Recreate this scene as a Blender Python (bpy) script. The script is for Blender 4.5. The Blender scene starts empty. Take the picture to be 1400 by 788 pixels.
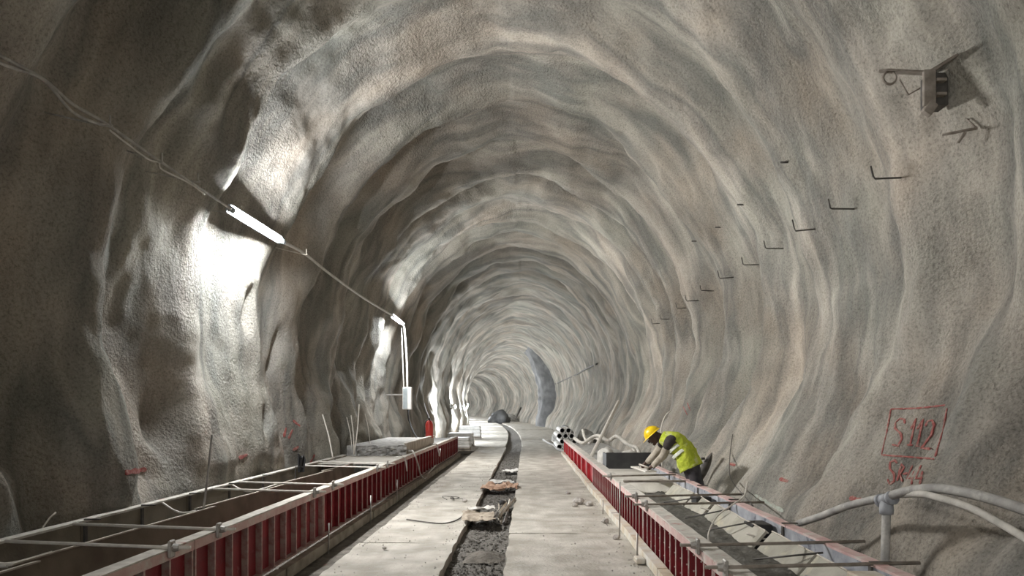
import bpy, bmesh, math, random
import numpy as np
from mathutils import Vector, Matrix
from mathutils.bvhtree import BVHTree

random.seed(7)
SC = bpy.context.scene
COL = SC.collection

# ------------------------------------------------------------------ camera, world, exposure
F, CX, CY, EYE = 950.0, 720.0, 560.0, 1.70          # focal length in pixels, vanishing point, eye height (m)
cam = bpy.data.objects.new('camera', bpy.data.cameras.new('camera'))
COL.objects.link(cam)
cam.location = (0, 0, EYE)
cam.rotation_euler = (math.pi / 2, 0, 0)
cam.data.sensor_width = 36.0
cam.data.lens = F / 1400 * 36
cam.data.shift_x = -(CX - 700) / 1400
cam.data.shift_y = (CY - 394) / 1400
cam.data.clip_end = 600
SC.camera = cam
W = bpy.data.worlds.new('world'); SC.world = W
W.use_nodes = True
W.node_tree.nodes['Background'].inputs[0].default_value = (0.80, 0.88, 1.0, 1)   # bluish fill, added through the tube's open end behind the camera
W.node_tree.nodes['Background'].inputs[1].default_value = 1.6
SC.view_settings.view_transform = 'Standard'
SC.view_settings.look = 'None'
SC.view_settings.gamma = 1.0
SC.view_settings.exposure = 0.55
SC.cycles.max_bounces = 10
SC.cycles.diffuse_bounces = 8
SC.cycles.use_denoising = True
LAMP_W = 285.0

# ------------------------------------------------------------------ helpers
def tag(o, label=None, cat=None, group=None, kind=None):
    if label: o['label'] = label
    if cat: o['category'] = cat
    if group: o['group'] = group
    if kind: o['kind'] = kind
    return o

def thing(name, label, cat, loc=(0, 0, 0), group=None):
    o = bpy.data.objects.new(name, None); COL.objects.link(o)
    o.location = loc; o.empty_display_size = 0.1
    return tag(o, label, cat, group)

def copy_tree(o, parent=None):
    c = o.copy(); COL.objects.link(c); c.parent = parent
    for ch in list(o.children): copy_tree(ch, c)
    return c

class MB:
    """collects shapes, then links them as ONE mesh object"""
    def __init__(s): s.v, s.f = [], []
    def add(s, vs, fs):
        n = len(s.v); s.v += [tuple(v) for v in vs]; s.f += [tuple(i + n for i in f) for f in fs]; return s
    def box(s, a, b, bev=0.0, rot=None, org=None):
        (x0, y0, z0), (x1, y1, z1) = a, b
        if bev <= 0:
            vs = [(x, y, z) for z in (z0, z1) for y in (y0, y1) for x in (x0, x1)]
            fs = [(0, 2, 3, 1), (4, 5, 7, 6), (0, 1, 5, 4), (2, 6, 7, 3), (0, 4, 6, 2), (1, 3, 7, 5)]
        else:
            bm = bmesh.new()
            bmesh.ops.create_cube(bm, size=1, matrix=Matrix.LocRotScale(((x0+x1)/2, (y0+y1)/2, (z0+z1)/2), None, (x1-x0, y1-y0, z1-z0)))
            bmesh.ops.bevel(bm, geom=bm.edges[:], offset=bev, segments=1, affect='EDGES')
            bm.verts.index_update()
            vs = [tuple(v.co) for v in bm.verts]; fs = [tuple(v.index for v in f.verts) for f in bm.faces]; bm.free()
        if rot is not None:
            o = Vector(org if org else ((x0+x1)/2, (y0+y1)/2, (z0+z1)/2))
            vs = [tuple(rot @ (Vector(v) - o) + o) for v in vs]
        return s.add(vs, fs)
    def tube(s, pts, r, n=8, cap=True, flat=1.0):
        P = [Vector(p) for p in pts]
        R = r if isinstance(r, (list, tuple)) else [r] * len(P)
        up = None; rings = []
        for i, p in enumerate(P):
            t = (P[min(i+1, len(P)-1)] - P[max(i-1, 0)]).normalized()
            if up is None:
                up = Vector((0, 0, 1)) if abs(t.z) < 0.9 else Vector((1, 0, 0))
            up = (up - t * up.dot(t)).normalized(); sd = t.cross(up)
            rr = R[i] if isinstance(R[i], (list, tuple)) else (R[i], R[i] * flat)
            rings.append([p + sd * math.cos(k / n * 2 * math.pi) * rr[0] + up * math.sin(k / n * 2 * math.pi) * rr[1] for k in range(n)])
        vs = [v for rg in rings for v in rg]; fs = []
        for i in range(len(P) - 1):
            for k in range(n):
                a, b = i*n + k, i*n + (k+1) % n
                fs.append((a, b, b + n, a + n))
        if cap:
            fs.append(tuple(range(n))[::-1]); fs.append(tuple((len(P)-1)*n + k for k in range(n)))
        return s.add(vs, fs)
    def ball(s, c, r, nu=10, nv=7):
        rx, ry, rz = r if isinstance(r, (list, tuple)) else (r, r, r)
        vs = [(c[0], c[1], c[2] - rz)]
        for j in range(1, nv):
            a = -math.pi/2 + math.pi * j / nv
            for i in range(nu):
                t = 2 * math.pi * i / nu
                vs.append((c[0] + rx*math.cos(a)*math.cos(t), c[1] + ry*math.cos(a)*math.sin(t), c[2] + rz*math.sin(a)))
        vs.append((c[0], c[1], c[2] + rz)); fs = []
        for i in range(nu):
            fs.append((0, 1 + (i+1) % nu, 1 + i))
            fs.append((len(vs)-1, len(vs)-1-nu+i, len(vs)-1-nu+(i+1) % nu))
            for j in range(nv-2):
                a = 1 + j*nu + i; b = 1 + j*nu + (i+1) % nu
                fs.append((a, b, b+nu, a+nu))
        return s.add(vs, fs)
    def grid(s, fn, nu, nv):
        vs = [fn(i / nu, j / nv) for j in range(nv+1) for i in range(nu+1)]
        fs = [(j*(nu+1)+i, j*(nu+1)+i+1, (j+1)*(nu+1)+i+1, (j+1)*(nu+1)+i) for j in range(nv) for i in range(nu)]
        return s.add(vs, fs)
    def build(s, name, mat, parent=None, smooth=False, origin=None):
        me = bpy.data.meshes.new(name)
        vs = s.v
        if origin is not None:
            o = Vector(origin); vs = [tuple(Vector(v) - o) for v in vs]
        me.from_pydata(vs, [], s.f); me.update()
        if smooth: me.polygons.foreach_set('use_smooth', [True] * len(me.polygons))
        me.materials.append(mat)
        ob = bpy.data.objects.new(name, me); COL.objects.link(ob)
        if origin is not None: ob.location = origin
        if parent is not None:
            ob.parent = parent
            if origin is None and parent.type == 'EMPTY': ob.matrix_parent_inverse = Matrix.Translation(-world_loc(parent))
        return ob

def world_loc(o):
    v = Vector(o.location)
    while o.parent: o = o.parent; v += o.location
    return v

def px(x, y, Y):                      # the point at distance Y that lies on the sight line of a pixel (used to measure)
    return Vector(((x - CX) * Y / F, Y, EYE - (y - CY) * Y / F))

def catmull(P, n=8):
    P = [Vector(p) for p in P]; Q = [P[0]] + P + [P[-1]]; out = []
    for i in range(1, len(Q) - 2):
        a, b, c, d = Q[i-1], Q[i], Q[i+1], Q[i+2]
        for k in range(n):
            t = k / n
            out.append(0.5 * ((2*b) + (c-a)*t + (2*a-5*b+4*c-d)*t*t + (3*b-a-3*c+d)*t**3))
    out.append(P[-1]); return out

# gradient noise in numpy
def _h(i, j, k, s):
    n = (i * 374761393 + j * 668265263 + k * 2147483647 + s * 1274126177) & 0xFFFFFFFF
    n = ((n ^ (n >> 13)) * 1274126177) & 0xFFFFFFFF
    n = ((n ^ (n >> 16)) * 2246822519) & 0xFFFFFFFF
    return n ^ (n >> 15)
_G = np.array([(1,1,0),(-1,1,0),(1,-1,0),(-1,-1,0),(1,0,1),(-1,0,1),(1,0,-1),(-1,0,-1),(0,1,1),(0,-1,1),(0,1,-1),(0,-1,-1),(1,1,0),(-1,1,0),(0,-1,1),(0,-1,-1)], float)
def noise(x, y, z, s=0):
    x, y, z = np.broadcast_arrays(np.asarray(x, float), np.asarray(y, float), np.asarray(z, float))
    xi, yi, zi = np.floor(x).astype(np.int64), np.floor(y).astype(np.int64), np.floor(z).astype(np.int64)
    fx, fy, fz = x - xi, y - yi, z - zi
    w = lambda t: t*t*t*(t*(t*6-15)+10)
    u, v, q = w(fx), w(fy), w(fz); r = 0
    for a in (0, 1):
        for b in (0, 1):
            for c in (0, 1):
                g = _G[(_h(xi+a, yi+b, zi+c, s) & 15)]
                d = g[..., 0]*(fx-a) + g[..., 1]*(fy-b) + g[..., 2]*(fz-c)
                r = r + d * (u if a else 1-u) * (v if b else 1-v) * (q if c else 1-q)
    return r
def n1(x, y, z, s=0): return float(noise(x, y, z, s))

# ------------------------------------------------------------------ materials
def mat(name, c1, c2, scale=4, rough=0.85, bump=0.0, bscale=40, metal=0.0, c3=None, s3=1.5, t3=(0.5, 0.65), detail=6, stretch=None):
    m = bpy.data.materials.new(name); m.use_nodes = True
    nt = m.node_tree; N = nt.nodes; L = nt.links; b = N['Principled BSDF']
    tc = N.new('ShaderNodeTexCoord')
    no = N.new('ShaderNodeTexNoise'); no.inputs['Scale'].default_value = scale; no.inputs['Detail'].default_value = detail
    L.new(tc.outputs['Object'], no.inputs['Vector'])
    r = N.new('ShaderNodeValToRGB'); r.color_ramp.elements[0].position = 0.35; r.color_ramp.elements[1].position = 0.65
    r.color_ramp.elements[0].color = (*c1, 1); r.color_ramp.elements[1].color = (*c2, 1)
    L.new(no.outputs['Fac'], r.inputs['Fac']); out = r.outputs['Color']
    if c3:
        n3 = N.new('ShaderNodeTexNoise'); n3.inputs['Scale'].default_value = s3; n3.inputs['Detail'].default_value = 8; n3.inputs['Roughness'].default_value = 0.65
        if stretch:
            mp = N.new('ShaderNodeMapping'); mp.inputs['Scale'].default_value = stretch
            L.new(tc.outputs['Object'], mp.inputs['Vector']); L.new(mp.outputs['Vector'], n3.inputs['Vector'])
        else: L.new(tc.outputs['Object'], n3.inputs['Vector'])
        r3 = N.new('ShaderNodeValToRGB'); r3.color_ramp.elements[0].position = t3[0]; r3.color_ramp.elements[1].position = t3[1]
        r3.color_ramp.elements[0].color = (0, 0, 0, 1); r3.color_ramp.elements[1].color = (1, 1, 1, 1)
        L.new(n3.outputs['Fac'], r3.inputs['Fac'])
        mx = N.new('ShaderNodeMix'); mx.data_type = 'RGBA'
        L.new(r3.outputs['Color'], mx.inputs['Factor']); L.new(out, mx.inputs['A']); mx.inputs['B'].default_value = (*c3, 1)
        out = mx.outputs['Result']
    L.new(out, b.inputs['Base Color'])
    b.inputs['Roughness'].default_value = rough; b.inputs['Metallic'].default_value = metal
    if bump:
        nb = N.new('ShaderNodeTexNoise'); nb.inputs['Scale'].default_value = bscale; nb.inputs['Detail'].default_value = 5
        L.new(tc.outputs['Object'], nb.inputs['Vector'])
        bp = N.new('ShaderNodeBump'); bp.inputs['Strength'].default_value = 1.0; bp.inputs['Distance'].default_value = bump
        L.new(nb.outputs['Fac'], bp.inputs['Height']); L.new(bp.outputs['Normal'], b.inputs['Normal'])
    return m

def shotcrete():
    m = bpy.data.materials.new('shotcrete'); m.use_nodes = True
    nt = m.node_tree; N = nt.nodes; L = nt.links; b = N['Principled BSDF']
    tc = N.new('ShaderNodeTexCoord')
    def ns(scale, det, rough=0.55, vec=None, w=None):
        n = N.new('ShaderNodeTexNoise'); n.inputs['Scale'].default_value = scale; n.inputs['Detail'].default_value = det; n.inputs['Roughness'].default_value = rough
        L.new(vec or tc.outputs['Object'], n.inputs['Vector']); return n.outputs['Fac']
    def ramp(src, stops):
        r = N.new('ShaderNodeValToRGB'); e = r.color_ramp.elements
        while len(e) < len(stops): e.new(0.5)
        for k, (p, c) in enumerate(stops): e[k].position = p; e[k].color = (*c, 1)
        L.new(src, r.inputs['Fac']); return r.outputs['Color']
    def mix(f, a, bb, mode='MIX'):
        x = N.new('ShaderNodeMix'); x.data_type = 'RGBA'; x.blend_type = mode
        if isinstance(f, float): x.inputs['Factor'].default_value = f
        else: L.new(f, x.inputs['Factor'])
        L.new(a, x.inputs['A'])
        if isinstance(bb, tuple): x.inputs['B'].default_value = (*bb, 1)
        else: L.new(bb, x.inputs['B'])
        return x.outputs['Result']
    mp = N.new('ShaderNodeMapping'); mp.inputs['Scale'].default_value = (0.22, 1.0, 0.22)      # bands round the arch: real sprayed tones, with ring shading put into the colour
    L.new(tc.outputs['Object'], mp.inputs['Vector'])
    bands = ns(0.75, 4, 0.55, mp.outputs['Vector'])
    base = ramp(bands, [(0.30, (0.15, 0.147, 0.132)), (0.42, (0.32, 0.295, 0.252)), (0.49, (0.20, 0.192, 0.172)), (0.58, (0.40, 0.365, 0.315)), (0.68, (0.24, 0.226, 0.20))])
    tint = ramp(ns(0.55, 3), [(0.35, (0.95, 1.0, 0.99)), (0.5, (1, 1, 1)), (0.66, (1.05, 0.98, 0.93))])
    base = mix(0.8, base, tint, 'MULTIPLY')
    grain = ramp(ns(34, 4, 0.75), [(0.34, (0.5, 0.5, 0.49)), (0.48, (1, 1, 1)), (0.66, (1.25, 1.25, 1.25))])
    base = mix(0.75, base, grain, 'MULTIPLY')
    L.new(base, b.inputs['Base Color'])
    b.inputs['Roughness'].default_value = 0.9; b.inputs['Specular IOR Level'].default_value = 0.25
    # pebbled relief; rough and smooth patches
    patch = N.new('ShaderNodeMapRange'); patch.inputs[1].default_value = 0.38; patch.inputs[2].default_value = 0.62; patch.inputs[3].default_value = 0.15; patch.inputs[4].default_value = 1.35
    L.new(ns(0.7, 3), patch.inputs[0])
    g1 = ns(21, 5, 0.62)
    mu = N.new('ShaderNodeMath'); mu.operation = 'MULTIPLY'; L.new(g1, mu.inputs[0]); L.new(patch.outputs[0], mu.inputs[1])
    bp = N.new('ShaderNodeBump'); bp.inputs['Distance'].default_value = 0.055; bp.inputs['Strength'].default_value = 1.0
    L.new(mu.outputs[0], bp.inputs['Height']); L.new(bp.outputs['Normal'], b.inputs['Normal'])
    return m

def emis(name, col, s):
    m = bpy.data.materials.new(name); m.use_nodes = True; b = m.node_tree.nodes['Principled BSDF']
    b.inputs['Base Color'].default_value = (0.9, 0.9, 0.9, 1)
    b.inputs['Emission Color'].default_value = (*col, 1); b.inputs['Emission Strength'].default_value = s
    return m

M = {}
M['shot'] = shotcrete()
M['slab'] = mat('slab_concrete', (0.34, 0.315, 0.27), (0.56, 0.53, 0.475), 2.2, 0.85, 0.018, 26, c3=(0.34, 0.305, 0.255), s3=1.1, t3=(0.47, 0.74), stretch=(2.2, .5, 1), detail=10)
M['sub'] = mat('subgrade', (0.10, 0.09, 0.076), (0.20, 0.18, 0.155), 6, 0.95, 0.03, 25)
M['gravel'] = mat('gravel', (0.085, 0.078, 0.068), (0.20, 0.187, 0.168), 25, 0.95, 0.02, 60)
M['stone'] = mat('stone', (0.27, 0.25, 0.23), (0.52, 0.49, 0.45), 20, 0.9, 0.004, 80)
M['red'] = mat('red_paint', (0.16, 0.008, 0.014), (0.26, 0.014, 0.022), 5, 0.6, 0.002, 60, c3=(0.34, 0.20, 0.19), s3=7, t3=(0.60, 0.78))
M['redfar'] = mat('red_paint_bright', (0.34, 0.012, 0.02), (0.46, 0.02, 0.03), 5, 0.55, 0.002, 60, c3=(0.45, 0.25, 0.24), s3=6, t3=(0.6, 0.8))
M['rib'] = mat('rib_steel', (0.34, 0.16, 0.15), (0.46, 0.30, 0.28), 9, 0.7, 0.002, 60, c3=(0.50, 0.45, 0.41), s3=6, t3=(0.42, 0.62))
M['rail'] = mat('cement_coated_rail', (0.46, 0.435, 0.39), (0.64, 0.61, 0.555), 8, 0.9, 0.006, 50, c3=(0.40, 0.20, 0.18), s3=5, t3=(0.57, 0.70))
M['railpink'] = mat('pink_worn_rail', (0.52, 0.33, 0.31), (0.62, 0.45, 0.42), 7, 0.85, 0.004, 50, c3=(0.62, 0.58, 0.53), s3=5, t3=(0.50, 0.66))
M['bluesteel'] = mat('blue_grey_steel', (0.26, 0.27, 0.30), (0.42, 0.43, 0.46), 6, 0.7, 0.004, 40, c3=(0.11, 0.115, 0.14), s3=5, t3=(0.55, 0.64))
M['ply'] = mat('form_plywood', (0.15, 0.125, 0.095), (0.25, 0.215, 0.165), 3, 0.8, 0.003, 40)
M['plyedge'] = mat('plywood_edge', (0.42, 0.38, 0.32), (0.58, 0.53, 0.46), 9, 0.85)
M['plypale'] = mat('pale_form_board', (0.30, 0.285, 0.235), (0.46, 0.435, 0.37), 3, 0.85, 0.004, 40, c3=(0.52, 0.48, 0.36), s3=4, t3=(0.55, 0.7))
M['wood'] = mat('raw_timber', (0.46, 0.38, 0.27), (0.62, 0.53, 0.40), 5, 0.85, 0.004, 40, c3=(0.62, 0.60, 0.55), s3=3, t3=(0.4, 0.6))
M['greywood'] = mat('grey_timber', (0.34, 0.30, 0.25), (0.50, 0.45, 0.38), 5, 0.85, 0.004, 40)
M['kick'] = mat('dirty_timber', (0.20, 0.175, 0.14), (0.36, 0.32, 0.26), 5, 0.9, 0.004, 40)
M['steel'] = mat('dull_steel', (0.30, 0.29, 0.27), (0.46, 0.44, 0.41), 12, 0.5, 0.002, 60, 0.5)
M['darksteel'] = mat('dark_steel', (0.05, 0.045, 0.04), (0.11, 0.10, 0.09), 10, 0.65, 0.002, 60, 0.3)
M['bracket'] = mat('dusty_brown_steel', (0.20, 0.17, 0.14), (0.32, 0.28, 0.24), 12, 0.8, 0.003, 60)
M['rod'] = mat('pale_rod', (0.62, 0.58, 0.52), (0.75, 0.71, 0.65), 14, 0.7)
M['wet'] = mat('wet_concrete', (0.065, 0.062, 0.052), (0.12, 0.113, 0.096), 14, 0.7, 0.02, 28)
M['set'] = mat('set_concrete', (0.50, 0.47, 0.42), (0.64, 0.61, 0.55), 2, 0.9, 0.01, 30)
M['rawblock'] = mat('rough_grey_concrete', (0.24, 0.235, 0.225), (0.46, 0.45, 0.43), 7, 0.9, 0.03, 20)
M['black'] = mat('black_plastic', (0.018, 0.018, 0.019), (0.035, 0.034, 0.034), 6, 0.55)
M['white'] = mat('white_plastic', (0.66, 0.65, 0.62), (0.80, 0.79, 0.76), 5, 0.6)
M['sack'] = mat('pale_sack', (0.56, 0.54, 0.50), (0.74, 0.72, 0.68), 7, 0.9, 0.01, 15)
M['hose'] = mat('dusty_grey_hose', (0.27, 0.26, 0.245), (0.42, 0.405, 0.38), 9, 0.75, 0.004, 50, c3=(0.52, 0.50, 0.46), s3=5, t3=(0.52, 0.66))
M['hosepale'] = mat('pale_crusted_hose', (0.42, 0.40, 0.36), (0.58, 0.55, 0.50), 9, 0.85, 0.006, 40)
M['pvc'] = mat('blue_grey_pvc', (0.25, 0.26, 0.28), (0.36, 0.37, 0.39), 9, 0.6)
M['cable'] = mat('grey_cable', (0.48, 0.46, 0.43), (0.62, 0.60, 0.56), 9, 0.6)
M['spray'] = mat('red_spray_paint', (0.24, 0.055, 0.05), (0.33, 0.11, 0.095), 30, 0.9, c3=(0.36, 0.25, 0.21), s3=24, t3=(0.50, 0.66))
M['greenspray'] = mat('pale_green_spray_paint', (0.30, 0.33, 0.285), (0.40, 0.43, 0.37), 20, 0.9, c3=(0.30, 0.28, 0.24), s3=14, t3=(0.45, 0.6))
M['card'] = mat('brown_card', (0.42, 0.27, 0.19), (0.56, 0.39, 0.29), 6, 0.9, 0.01, 12)
M['cardgrey'] = mat('dusty_card', (0.26, 0.215, 0.165), (0.42, 0.36, 0.29), 8, 0.9, 0.02, 12)
M['extred'] = mat('extinguisher_red', (0.36, 0.02, 0.015), (0.46, 0.035, 0.025), 5, 0.4)
M['ledge'] = mat('ledge_shade_and_heap', (0.05, 0.05, 0.05), (0.11, 0.11, 0.11), 1.5, 0.7, 0.05, 4)  # far ledge's shade put into this dark grey; the spoil heap shares it
M['helmet'] = mat('yellow_helmet', (0.78, 0.52, 0.006), (0.86, 0.60, 0.01), 5, 0.35)
M['hiviz'] = mat('hi_viz_yellow', (0.36, 0.44, 0.02), (0.54, 0.60, 0.06), 14, 0.85, 0.03, 14, c3=(0.60, 0.62, 0.34), s3=6, t3=(0.56, 0.66))
M['tape'] = mat('reflective_tape', (0.62, 0.64, 0.52), (0.74, 0.75, 0.64), 20, 0.5)
M['skin'] = mat('dark_skin', (0.055, 0.028, 0.018), (0.085, 0.042, 0.028), 12, 0.6)
M['shirt'] = mat('dark_shirt', (0.030, 0.024, 0.024), (0.055, 0.045, 0.042), 12, 0.9, 0.006, 25)
M['sleeve'] = mat('dusty_beige_sleeve', (0.33, 0.29, 0.23), (0.46, 0.41, 0.34), 12, 0.9, 0.008, 25)
M['trouser'] = mat('dark_trousers', (0.035, 0.035, 0.042), (0.075, 0.073, 0.078), 10, 0.9, 0.008, 22)
M['glove'] = mat('dark_glove', (0.03, 0.03, 0.03), (0.07, 0.07, 0.068), 12, 0.8)
M['boot'] = mat('dusty_boot', (0.06, 0.05, 0.04), (0.14, 0.12, 0.10), 8, 0.8)
M['eye'] = mat('eye_white', (0.7, 0.68, 0.64), (0.75, 0.73, 0.70), 5, 0.3)
M['lamp'] = emis('lamp_tube', (0.92, 0.96, 1.0), 330.0)
M['lampfar'] = emis('lamp_bulb', (0.88, 0.94, 1.0), 60.0)
M['housing'] = mat('lamp_housing', (0.28, 0.32, 0.33), (0.36, 0.40, 0.41), 8, 0.4)

# ------------------------------------------------------------------ tunnel shell
CTRL = [(2.95, -0.4), (3.02, 0.1), (3.16, 0.55), (3.55, 1.15), (3.9, 1.8), (4.12, 2.6), (4.14, 3.4), (3.9, 4.5), (3.3, 5.75), (2.4, 6.9), (1.15, 7.75),
        (-0.25, 8.1), (-1.7, 7.78), (-3.0, 6.9), (-3.9, 5.75), (-4.46, 4.5), (-4.72, 3.3), (-4.76, 2.4), (-4.66, 1.6), (-4.52, 0.9), (-4.42, 0.3), (-4.4, -0.4)]
prof = np.array([(p.x, p.y) for p in catmull([(a, b, 0) for a, b in CTRL], 40)])
seg = np.r_[0, np.cumsum(np.hypot(*np.diff(prof, axis=0).T))]
NU = 460
SU = np.linspace(0, seg[-1], NU + 1)
PX, PZ = np.interp(SU, seg, prof[:, 0]), np.interp(SU, seg, prof[:, 1])
TX, TZ = np.gradient(PX), np.gradient(PZ); TL = np.hypot(TX, TZ)
NXo, NZo = TZ / TL, -TX / TL                 # outward normal
ys = [-34.0]
while ys[-1] < 190:
    y = ys[-1]; ys.append(y + (0.4 if y < 1 else 0.05 if y < 16 else 0.06 + (y - 16) * 0.0045))
YS = np.array(ys)
def bend(y): return -0.00085 * np.maximum(y - 28, 0.0) ** 2
def shell(U, Y):
    x0, z0 = np.interp(U, SU, PX), np.interp(U, SU, PZ)
    nx, nz = np.interp(U, SU, NXo), np.interp(U, SU, NZo)
    w = Y + 0.55 * noise(x0 * .30, Y * .22, z0 * .30, 3) * 1.6
    per = 2.15
    ph = w / per * 2 * np.pi
    amp = 0.17 * (1 + 0.7 * noise(x0 * .35, Y * .3, z0 * .35, 5))
    calm = np.exp(-((Y - 10.9) / 2.7) ** 2) * np.clip((4.9 - z0) / .8, 0, 1) * (x0 < -2)      # smoother wall under the first lamp, bulge shaped in to catch its light
    amp = amp * (1 - 0.6 * np.clip((x0 - 1.5) / 1.5, 0, 1) * np.clip((13 - Y) / 5, 0, 1))
    d = amp * (np.cos(ph) + 0.22 * np.cos(2 * ph + 0.9))
    d = d + 0.022 * np.clip(1 + 1.2 * noise(x0*.4, Y*.4, z0*.4, 8), 0, 2) * np.cos(w / 1.05 * 2 * np.pi + 2)
    side = np.where(x0 < -0.3, 1.0, 0.72)
    low = np.clip((6.0 - z0) / 5.0, 0, 1) * np.where(x0 < 0, 1, 0.35)
    d = d + side * 0.21 * noise(x0 / 1.6, Y / 1.35, z0 / 1.6, 11)
    d = d + (0.10 * side + 0.05 * low) * noise(x0 / .8, Y / .7, z0 / .85, 12)
    near = np.clip((60 - Y) / 40, 0, 1)
    d = d + near * (0.035 + 0.03 * low) * noise(x0 / .30, Y / .27, z0 / .36, 13)
    d = d + near * 0.012 * noise(x0 / .13, Y / .12, z0 / .14, 14)
    d = np.clip(d, -0.30, 0.42)
    d = d * (1 - .55 * calm) - np.where(x0 < -2, .22 * np.exp(-((Y - 11.2) / 1.7) ** 2 - ((z0 - 1.5) / 1.5) ** 2), 0)
    d = d + near * (0.03 + 0.02 * calm) * noise(x0 / .42, Y / .34, z0 / .6, 15)
    for (dy, dz, a, b, q) in ((11.45, 3.40, .14, .30, .30), (13.1, 2.83, .13, .36, .32), (14.3, 1.92, .15, .36, .32), (9.05, 1.58, .26, .42, .30), (11.7, 1.45, .10, .20, .18), (12.6, 2.0, .12, .3, .12)):
        d = d + np.where(x0 < -2, q * np.exp(-((Y - dy - .25 * (z0 - dz)) / a) ** 2 - ((z0 - dz) / b) ** 2), 0)
    foot = np.clip((z0 - 0.0) / 0.9, 0.25, 1)
    d = d * foot
    return np.stack([x0 + nx * d + bend(Y), Y, z0 + nz * d], -1)

UU, YY = np.meshgrid(SU, YS)
SH = shell(UU, YY)
def shell_piece(name, i0, i1):
    P = SH[:, i0:i1+1]; nr, nc = P.shape[:2]
    idx = np.arange(nr * nc).reshape(nr, nc)
    q = np.stack([idx[:-1, :-1], idx[1:, :-1], idx[1:, 1:], idx[:-1, 1:]], -1).reshape(-1, 4)
    me = bpy.data.meshes.new(name)
    me.vertices.add(nr * nc); me.vertices.foreach_set('co', P.reshape(-1))
    me.loops.add(q.size); me.loops.foreach_set('vertex_index', q.reshape(-1).astype(np.int32))
    me.polygons.add(len(q)); me.polygons.foreach_set('loop_start', np.arange(0, q.size, 4, dtype=np.int32))
    me.polygons.foreach_set('loop_total', np.full(len(q), 4, dtype=np.int32))
    me.polygons.foreach_set('use_smooth', np.ones(len(q), bool))
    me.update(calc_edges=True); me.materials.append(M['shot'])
    o = bpy.data.objects.new(name, me); COL.objects.link(o); tag(o, kind='structure'); return o
iR = int(np.argmin(np.abs(SU - np.interp(3.6, [2.4, 3.3, 3.9], [0, 0, 0]) - 7.2)))
iR = int(NU * 0.31); iL = int(NU * 0.69)
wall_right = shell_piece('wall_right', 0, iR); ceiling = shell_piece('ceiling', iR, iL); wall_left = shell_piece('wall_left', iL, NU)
tag(wall_right, 'grey sprayed concrete wall of the tunnel beside the worker'); tag(wall_left, 'grey sprayed concrete wall of the tunnel carrying the lamps')
tag(ceiling, 'scalloped sprayed concrete crown of the tunnel')

# a coarser copy of the shell for measuring where things meet it
ci, cj = np.arange(0, NU + 1, 2), np.where(YS > 1)[0][::2]
BV = SH[np.ix_(cj, ci)]
nr, nc = BV.shape[:2]; idx = np.arange(nr*nc).reshape(nr, nc)
bq = np.stack([idx[:-1, :-1], idx[1:, :-1], idx[1:, 1:], idx[:-1, 1:]], -1).reshape(-1, 4)
bvh = BVHTree.FromPolygons(BV.reshape(-1, 3).tolist(), bq.tolist())
EYEV = Vector((0, 0, EYE))
def wall_hit(x, y):
    d = px(x, y, 10) - EYEV; d.normalize()
    p, n, i, t = bvh.ray_cast(EYEV, d)
    if n is not None and n.dot(d) > 0: n = -n
    return p, n
def wall_at(y, z, sgn):               # wall point straight out at height z and distance y
    p, n, i, t = bvh.ray_cast(Vector((bend(y), y, z)), Vector((sgn, 0, 0)))
    if n.x * sgn > 0: n = -n
    return p, n

# ------------------------------------------------------------------ ground
def ground_mesh():
    m = MB(); yy = [-34, -10, 0, 3] + [3 + 0.35 * k for k in range(1, 90)] + [36 + 3 * k for k in range(52)]
    nx = 34; vs = []
    for y in yy:
        for i in range(nx + 1):
            x = -5.0 + 8.6 * i / nx
            vs.append((x + float(bend(y)), y, -0.16 + 0.03 * n1(x * 2, y * 2, 0, 31)))
    fs = [(j*(nx+1)+i, j*(nx+1)+i+1, (j+1)*(nx+1)+i+1, (j+1)*(nx+1)+i) for j in range(len(yy)-1) for i in range(nx)]
    m.add(vs, fs); return m
floor = ground_mesh().build('floor', M['sub'], smooth=True); tag(floor, 'dark raw ground between and beside the concrete lane slabs', kind='structure')

def slab(x0, x1, y0, y1, seed, top=0.0, bot=-0.2, rag=0.03):
    nx = max(4, int((x1 - x0) / 0.16)); ny = max(6, min(120, int((y1 - y0) / 0.14)))
    def fn(u, v):
        y = y0 + (y1 - y0) * v; x = x0 + (x1 - x0) * u
        e0, e1 = 1 - min(1, u * 8), 1 - min(1, (1 - u) * 8)
        x += rag * (e0 + e1) * (n1(x0 * 7, y * 1.7, seed, 41) + 0.5 * n1(x0 * 7, y * 6, seed, 42))
        ey = (1 - min(1, v * ny / 1.0)) - (1 - min(1, (1 - v) * ny / 1.0))
        y += 0.05 * ey * n1(x * 2.2, y0, seed, 43)
        z = top + 0.012 * n1(x * .9, y * .6, seed, 44) + 0.006 * n1(x * 4, y * 3, seed, 45)
        return (x + float(bend(y)), y, z)
    m = MB(); m.grid(fn, nx, ny)
    V = m.v; ring = [i for i in range(nx + 1)] + [j * (nx+1) + nx for j in range(1, ny + 1)] + [ny * (nx+1) + i for i in range(nx - 1, -1, -1)] + [j * (nx+1) for j in range(ny - 1, 0, -1)]
    n0 = len(V); m.v += [(V[i][0], V[i][1], bot) for i in ring]; R = len(ring)
    for k in range(R):
        a, b = ring[k], ring[(k+1) % R]; m.f.append((a, n0 + k, n0 + (k+1) % R, b))
    return m
for k, (y0, y1) in enumerate([(-3, 8.82), (8.86, 12.6), (12.62, 17.5), (17.52, 24.0), (24.03, 31.0)]):
    slab(-2.12 + 0.03 * (k % 2), -0.90, y0, y1, k).build('concrete_slab', M['slab'], floor, smooth=False)
for k, (y0, y1) in enumerate([(-3, 9.5), (9.53, 18.0), (18.02, 31.0)]):
    slab(-0.235, 1.50, y0, y1, 10 + k).build('concrete_slab', M['slab'], floor)
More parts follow.
